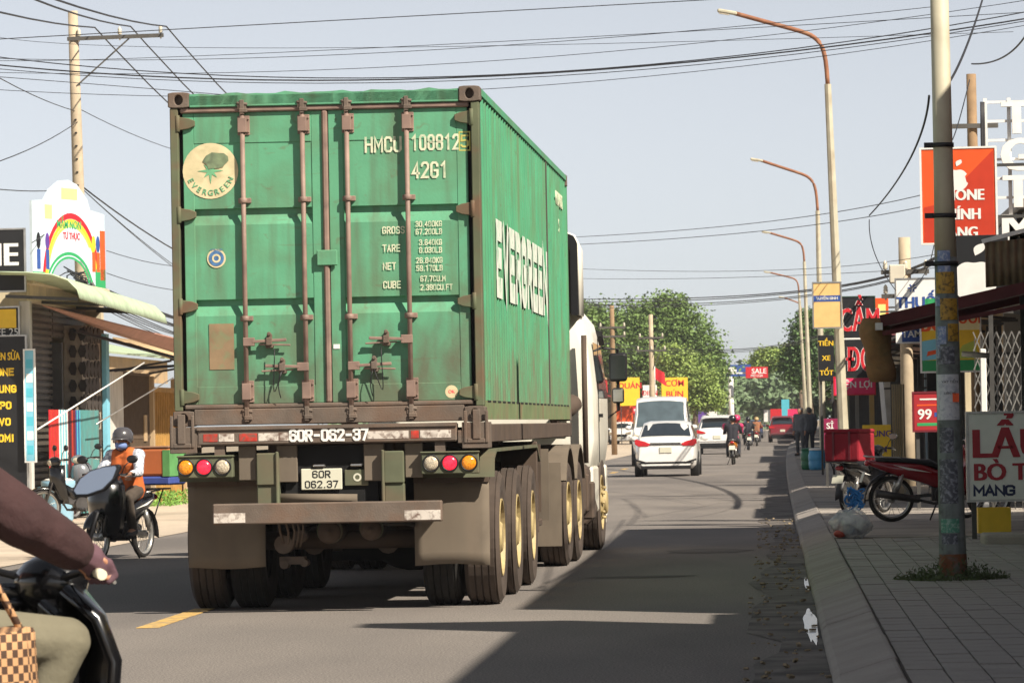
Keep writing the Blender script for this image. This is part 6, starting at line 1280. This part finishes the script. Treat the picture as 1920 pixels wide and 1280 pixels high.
# delivery rider coming toward us
M_plaid = mk('shirt_plaid', '#b9bcc4', .85, var=.05)
def checks(m, c1, c2, s):
    N = m.node_tree; b = N.nodes['Principled BSDF']; tc = N.nodes.new('ShaderNodeTexCoord'); k = N.nodes.new('ShaderNodeTexChecker'); k.inputs['Scale'].default_value = s; k.inputs[1].default_value = (*lin(c1),1); k.inputs[2].default_value = (*lin(c2),1); N.links.new(tc.outputs['Object'], k.inputs[0]); N.links.new(k.outputs[0], b.inputs['Base Color'])
checks(M_plaid, '#d8dade', '#9aa0ad', 22)
RZ = rad(163); BL0 = bike('black scooter ridden toward us by the delivery rider', (-7.36, 47.6, 0), RZ, M_black_p, .94, True, accent=mk('scooter_silver','#7d8084',.3,var=.1), rack=True, group='motorbikes on the road', plate=False)
figure('rider in a grey helmet, blue face mask and orange vest on the black scooter', (-7.36, 47.6, 0), RZ, SIT, shirt=M_plaid, trousers=mk('trouser_brown', '#4b4138', .85), over=mk('vest_orange', '#c5642c', .8, var=.1), helmet=mk('helmet_grey', '#4a484b', .3, var=.1, coat=.4), mask=mk('mask_blue', '#6f86b8', .8), vox=.011, hands=True, group='riders', scale=.92)
p = Matrix.Rotation(RZ, 3, 'Z') @ Vector((0,-.86,0)); DB = thing('delivery_bag', 'square orange and blue delivery bag on the back of the black scooter', 'bag', (-7.36+p.x+.07, 47.6+p.y, .82), RZ)
MB().box(-.24,.24,-.22,.22,.1,.42).build('body', mk('bag_orange', '#b9683a', .7, var=.15, scale=3), DB, bev=.03, seg=2); MB().box(-.245,.245,-.225,.225,0,.1).build('blue_base', mk('bag_blue', '#3d4f94', .7, var=.1), DB, bev=.02); MB().box(-.247,-.16,-.227,.227,.1,.40).build('green_stripe', mk('bag_green', '#5f9a5a', .7), DB); MB().box(-.24,.24,-.22,.22,.42,.445).build('lid', mk('bag_brown', '#8d6a55', .7), DB, bev=.01)
# foreground rider at the left edge
FZ = rad(-38); G0 = at(172, 1062, 12.5); FR = G0-(Matrix.Rotation(FZ, 3, 'Z') @ Vector((.31,.30,0))); FR = (FR.x, FR.y, 0)
M_mar = mk('jacket_maroon', '#3a2424', .9, var=.2, scale=8, bump=1., bscale=9)
FB_ = bike('black scooter in the near left corner with its right mirror raised', FR, FZ, M_black_p, group='motorbikes on the road', mirrors=False)
HBF = [c for c in FB_.children if c.name.startswith('handlebar') and 'cowl' not in c.name][0]
MB().tube([(.2,.36,1.03),(.23,.37,1.12),(.27,.36,1.20)], .009).build('mirror_stalk', M_black, HBF)
def mir(s, y): return [(.31+s*x, y, 1.285+s*z) for x, z in ((-.085,-.035),(-.075,-.05),(-.03,-.05),(.03,-.03),(.07,.01),(.085,.05),(.08,.06),(.03,.055),(-.02,.04),(-.06,.01))]
m = MB(); m.loft([mir(.84,.30), mir(.88,.32), mir(.6,.36), mir(.25,.38)]); MM = m.build('mirror', M_black, HBF); MB().add(mir(.75,.297), [tuple(range(10))]).build('mirror_glass', mk('mirror_silver', '#dfe6ee', .03, 1., var=0), MM)
MM.location = (.31,.33,1.285); MM.rotation_euler = (rad(-9),0,rad(33))
for o_ in [MM]+list(MM.children): o_.data.transform(Matrix.Translation((-.31,-.33,-1.285)))
m = MB(); m.cyl((.345,.29,1.02),(.385,.272,1.015),.016,n=10); m.build('bar_end', mk('bar_end_ivory', '#d8d2b8', .5), HBF)
rows = []
for z, y, hw in ((.30,.36,.2),(.45,.42,.27),(.6,.46,.31),(.75,.47,.32),(.88,.44,.28),(.97,.40,.18)): rows.append([(hw*t, y+.08*(1-t*t)-.10*abs(t)**3, z) for t in np.linspace(-1,1,11)])
MB().sheet(rows).build('front_cowl', M_black_p, FB_, thick=.03)
figure('rider in a maroon jacket and khaki trousers cut off by the left edge', FR, FZ, SIT, shirt=M_mar, trousers=mk('trouser_khaki', '#6f6a58', .9, var=.15, bump=.8, bscale=8), helmet=mk('helmet_dark', '#2a2a2c', .3, coat=.5), vox=.011, hands=True, group='riders',
    mods=dict(sh=(.21,-.17,1.33), el=(.31,.04,1.18), wr=(.32,.22,1.09), ha=(.318,.285,1.065), kn=(.28,.22,.82), hip=(.11,-.24,.86)), bulk=.028, gloves=mk('glove_mauve', '#5a4048', .85))
WB = thing('woven_bag', 'tan and black woven bag hanging beside the foreground rider', 'bag', FR, FZ); M_wov = mk('woven_check', '#b58f63', .85); checks(M_wov, '#b98f66', '#4a3528', 44)
m = MB(); rings = []
for t in np.linspace(0, 1, 8): rings.append([(.40+.085*(1-.2*t)*math.cos(a), -.20+.20*(1-.1*t)*math.sin(a), .45+.42*t+.012*math.sin(4*a+5*t)) for a in np.linspace(0, 2*PI, 20, endpoint=False)])
m.loft(rings); m.build('bag_body', M_wov, WB); MB().tube([(.40,-.34,.86),(.36,-.28,1.0),(.36,-.12,1.0),(.40,-.06,.86)], .012).build('handle', M_wov, WB)
# riders further down the street
def riders(Y, x, rz, lab_b, col, people):
    bike(lab_b, (x, Y, 0), rz, col, group='motorbikes on the road')
    for lb, kw, dy in people:
        J = {k: (v[0], v[1]+dy, v[2]) for k, v in SIT.items()}; figure(lb, (x, Y, 0), rz, J, vox=.022, group='riders', **kw)
hb = mk('helmet_black', '#1a1a1d', .3, coat=.4); pk = mk('shirt_pink', '#d23a6c', .85); dkb = mk('shirt_dark', '#24242c', .85); brn = mk('shirt_brown', '#8a5a3c', .85); gr_ = mk('shirt_grey', '#5d6268', .85)
riders(139, -1.27, rad(-2), 'orange motorbike with two riders beside the white SUV', M_or_p, (('person in pink in front on the orange motorbike', dict(shirt=pk, helmet=mk('helmet_pink', '#c9356a', .3), mods=dict(hea=(.12,.05,1.47), sh=(.27,-.04,1.27))), .12), ('passenger in a dark shirt and dark helmet on the orange motorbike', dict(shirt=dkb, helmet=hb), -.22)))
riders(205, -1.15, rad(3), 'grey scooter just beyond the orange motorbike', M_grey_p, (('rider in dark clothes on the grey scooter', dict(shirt=dkb, helmet=hb), 0),))
riders(238, -.85, rad(-2), 'scooter with a red tail light between the SUV and the dark red car', M_red_p, (('rider in a brown shirt on the scooter ahead', dict(shirt=brn, helmet=mk('helmet_tan', '#b79a6a', .4)), 0),))
riders(262, -1.5, 0, 'blue scooter farthest down the street', M_blue_p, (('rider in grey farthest down the street', dict(shirt=gr_, helmet=hb), 0),))
figure('person in grey standing on the right kerb past the drums', (1.0, 150, .15), rad(150), STAND, shirt=gr_, trousers=mk('trouser_grey', '#4a4d50', .9), vox=.022, group='pedestrians')
figure('person in dark clothes standing behind the one in grey on the right kerb', (1.35, 153, .15), rad(20), STAND, shirt=mk('shirt_slate', '#4b5157', .9), trousers=M_denim, vox=.022, group='pedestrians')
# ================================================================ trees
def tree(label, loc, h, blobs, mat, trunk_r=.16, n=5200, leaf=(.12,.26), grp='street trees', name='tree', sc=1.):
    T_ = thing(name, label, 'tree', loc, 0, grp); T_.scale = (sc,)*3; M_bark = mk('bark', '#6a5a4a', .9, var=.25, scale=4)
    zc_ = min(b[2]-b[5]*.4 for b in blobs); m = MB(); m.tube([(0,0,-.1),(.05,.05,h*.25),(-.05,.1,zc_)], [trunk_r,trunk_r*.8,trunk_r*.6], 8); m.build('trunk', M_bark, T_)
    for b in blobs: MB().tube([(-.05,.1,zc_-.2), ((b[0])*.5, b[1]*.5, (zc_+b[2])/2-.1), (b[0],b[1],b[2])], [trunk_r*.5,trunk_r*.3,.03], 6).build('limb', M_bark, T_)
    vol = np.array([b[3]*b[4]*b[5] for b in blobs]); vol = vol**.75; vol /= vol.sum(); allp = []
    for b, f in zip(blobs, vol):
        k = int(n*f); nc = max(6, int(10+k/55)); d = RNG.normal(size=(nc,3)); d /= np.linalg.norm(d,axis=1)[:,None]; c = d*RNG.uniform(.45,1.0,(nc,1))*np.array(b[3:6])+np.array(b[:3])
        i = RNG.integers(0, nc, k); allp.append(c[i]+RNG.normal(size=(k,3))*np.array(b[3:6])*.2)
    P = np.concatenate(allp); leaves('crown', P, RNG.uniform(leaf[0], leaf[1], len(P)), mat, T_, .6, .55); return T_
ML1 = M_leaf('mid', '#66803f'); ML2 = M_leaf('dark', '#4c6835'); ML3 = M_leaf('light', '#859a4c'); ML4 = M_leaf('pale', '#6f8560')
tree('big broad leafy tree on the left behind the truck cab', (-8.9, 285, 0), 9, [(-1.2,0,6.2,2.2,2,1.9),(1.2,.5,7.0,2.0,2,1.7),(3.0,0,6.0,1.8,1.8,1.8),(.3,0,4.6,2.6,2,1.6),(4.0,.5,4.4,1.5,1.5,1.4),(-2.8,0,7.2,1.2,1.2,1.2),(2.0,.2,8.0,1.0,1.0,.8)], ML1, .3, 42000, (.065,.15), sc=1.14)
tree('lighter green tree in front of the big left tree, above the SUV', (-5.6, 278, 0), 6, [(.2,0,4.0,1.9,1.8,1.6),(1.3,0,3.0,1.3,1.3,1.0),(-.6,0,5.4,1.3,1.2,1.0)], ML3, .2, 12000, (.07,.16))
tree('dark leafy tree on the right kerb behind the farthest lamps', (2.2, 246, .1), 8, [(.2,0,5.8,1.35,1.5,1.5),(-.6,0,4.4,1.2,1.5,1.0),(.6,0,4.0,1.5,1.4,1.2),(.4,0,7.0,1.0,1.0,.7),(1.2,.3,5.2,1.2,1.2,1.3)], ML2, .22, 30000, (.06,.14))
tree('brighter lower tree spreading left of the dark right hand tree', (2.2, 318, .1), 6, [(-2.2,0,5.9,1.5,1.3,.8),(-.6,0,6.0,1.4,1.2,.9),(-2.8,0,5.4,1.0,1.0,.6)], ML3, .18, 9000, (.07,.15))
tree('small tree far left beyond the yellow signs', (-6.0, 330, 0), 7, [(0,0,5,2.5,2.2,1.8),(1.8,0,4.0,1.6,1.6,1.3)], ML4, .2, 4000)
for k in range(9):
    Y = 400+18*k; tree(f'pale distant tree, number {["one","two","three","four","five","six","seven","eight","nine"][k]} from the near end at the end of the street' , (-7+2.1*k+OFF(Y)*.4, Y+40*(k%2), 0), 8, [(0,0,4.5+.6*math.sin(2*k),3,2.5,2.3),(1.8,0,3.6,2,2,1.6)], ML4, .25, 1700, (.25,.5), 'distant trees')
n = 9000; x = RNG.uniform(-70, 60, n); pts = np.stack([x, 640+RNG.uniform(0, 60, n), np.abs(RNG.normal(0,1,n))*2.6+.5+2*np.sin(x*.13)], 1)
tag(leaves('far_trees', pts, RNG.uniform(.5,1.1,n), ML4, None, .6, .6), 'hazy belt of far trees closing the end of the street', 'trees', None, 'stuff')
o = thing('radio_mast', 'thin radio mast rising over the left trees', 'mast', (-7.2, 420, 0), 0); MB().cyl((0,0,0),(0,0,10.4),.12,.05,8).build('pole', M_metal, o)
for z in (9.0,9.7): MB().box(-.35,.35,-.1,.1,z,z+.5).build('antenna', W_, o)
o = thing('flag', 'red flag on a short staff beside the far power pole', 'flag', tuple(at(1228,720,205)), 0); MB().cyl((0,0,-.5),(0,0,.9),.02).build('staff', W_, o); MB().sheet([[(.02+.45*t, .04*math.sin(6*t), .8-.25*t) for t in np.linspace(0,1,6)], [(.02+.5*t, .04*math.sin(6*t+1), .25-.35*t) for t in np.linspace(0,1,6)]]).build('cloth', RD, o)
# ================================================================ haze in the air over the street
hz = bpy.data.materials.new('haze_air'); hz.use_nodes = True; hn = hz.node_tree; hn.nodes.clear()
vo = hn.nodes.new('ShaderNodeVolumePrincipled'); vo.inputs['Color'].default_value = (.92,.92,.95,1); vo.inputs['Density'].default_value = .0003; vo.inputs['Anisotropy'].default_value = .3
ho = hn.nodes.new('ShaderNodeOutputMaterial'); hn.links.new(vo.outputs[0], ho.inputs['Volume'])
tag(MB().box(-90, 90, -70, 730, -1.1, 14.5).build('haze', hz), 'thin pale haze hanging over the whole street', 'haze', None, 'stuff')
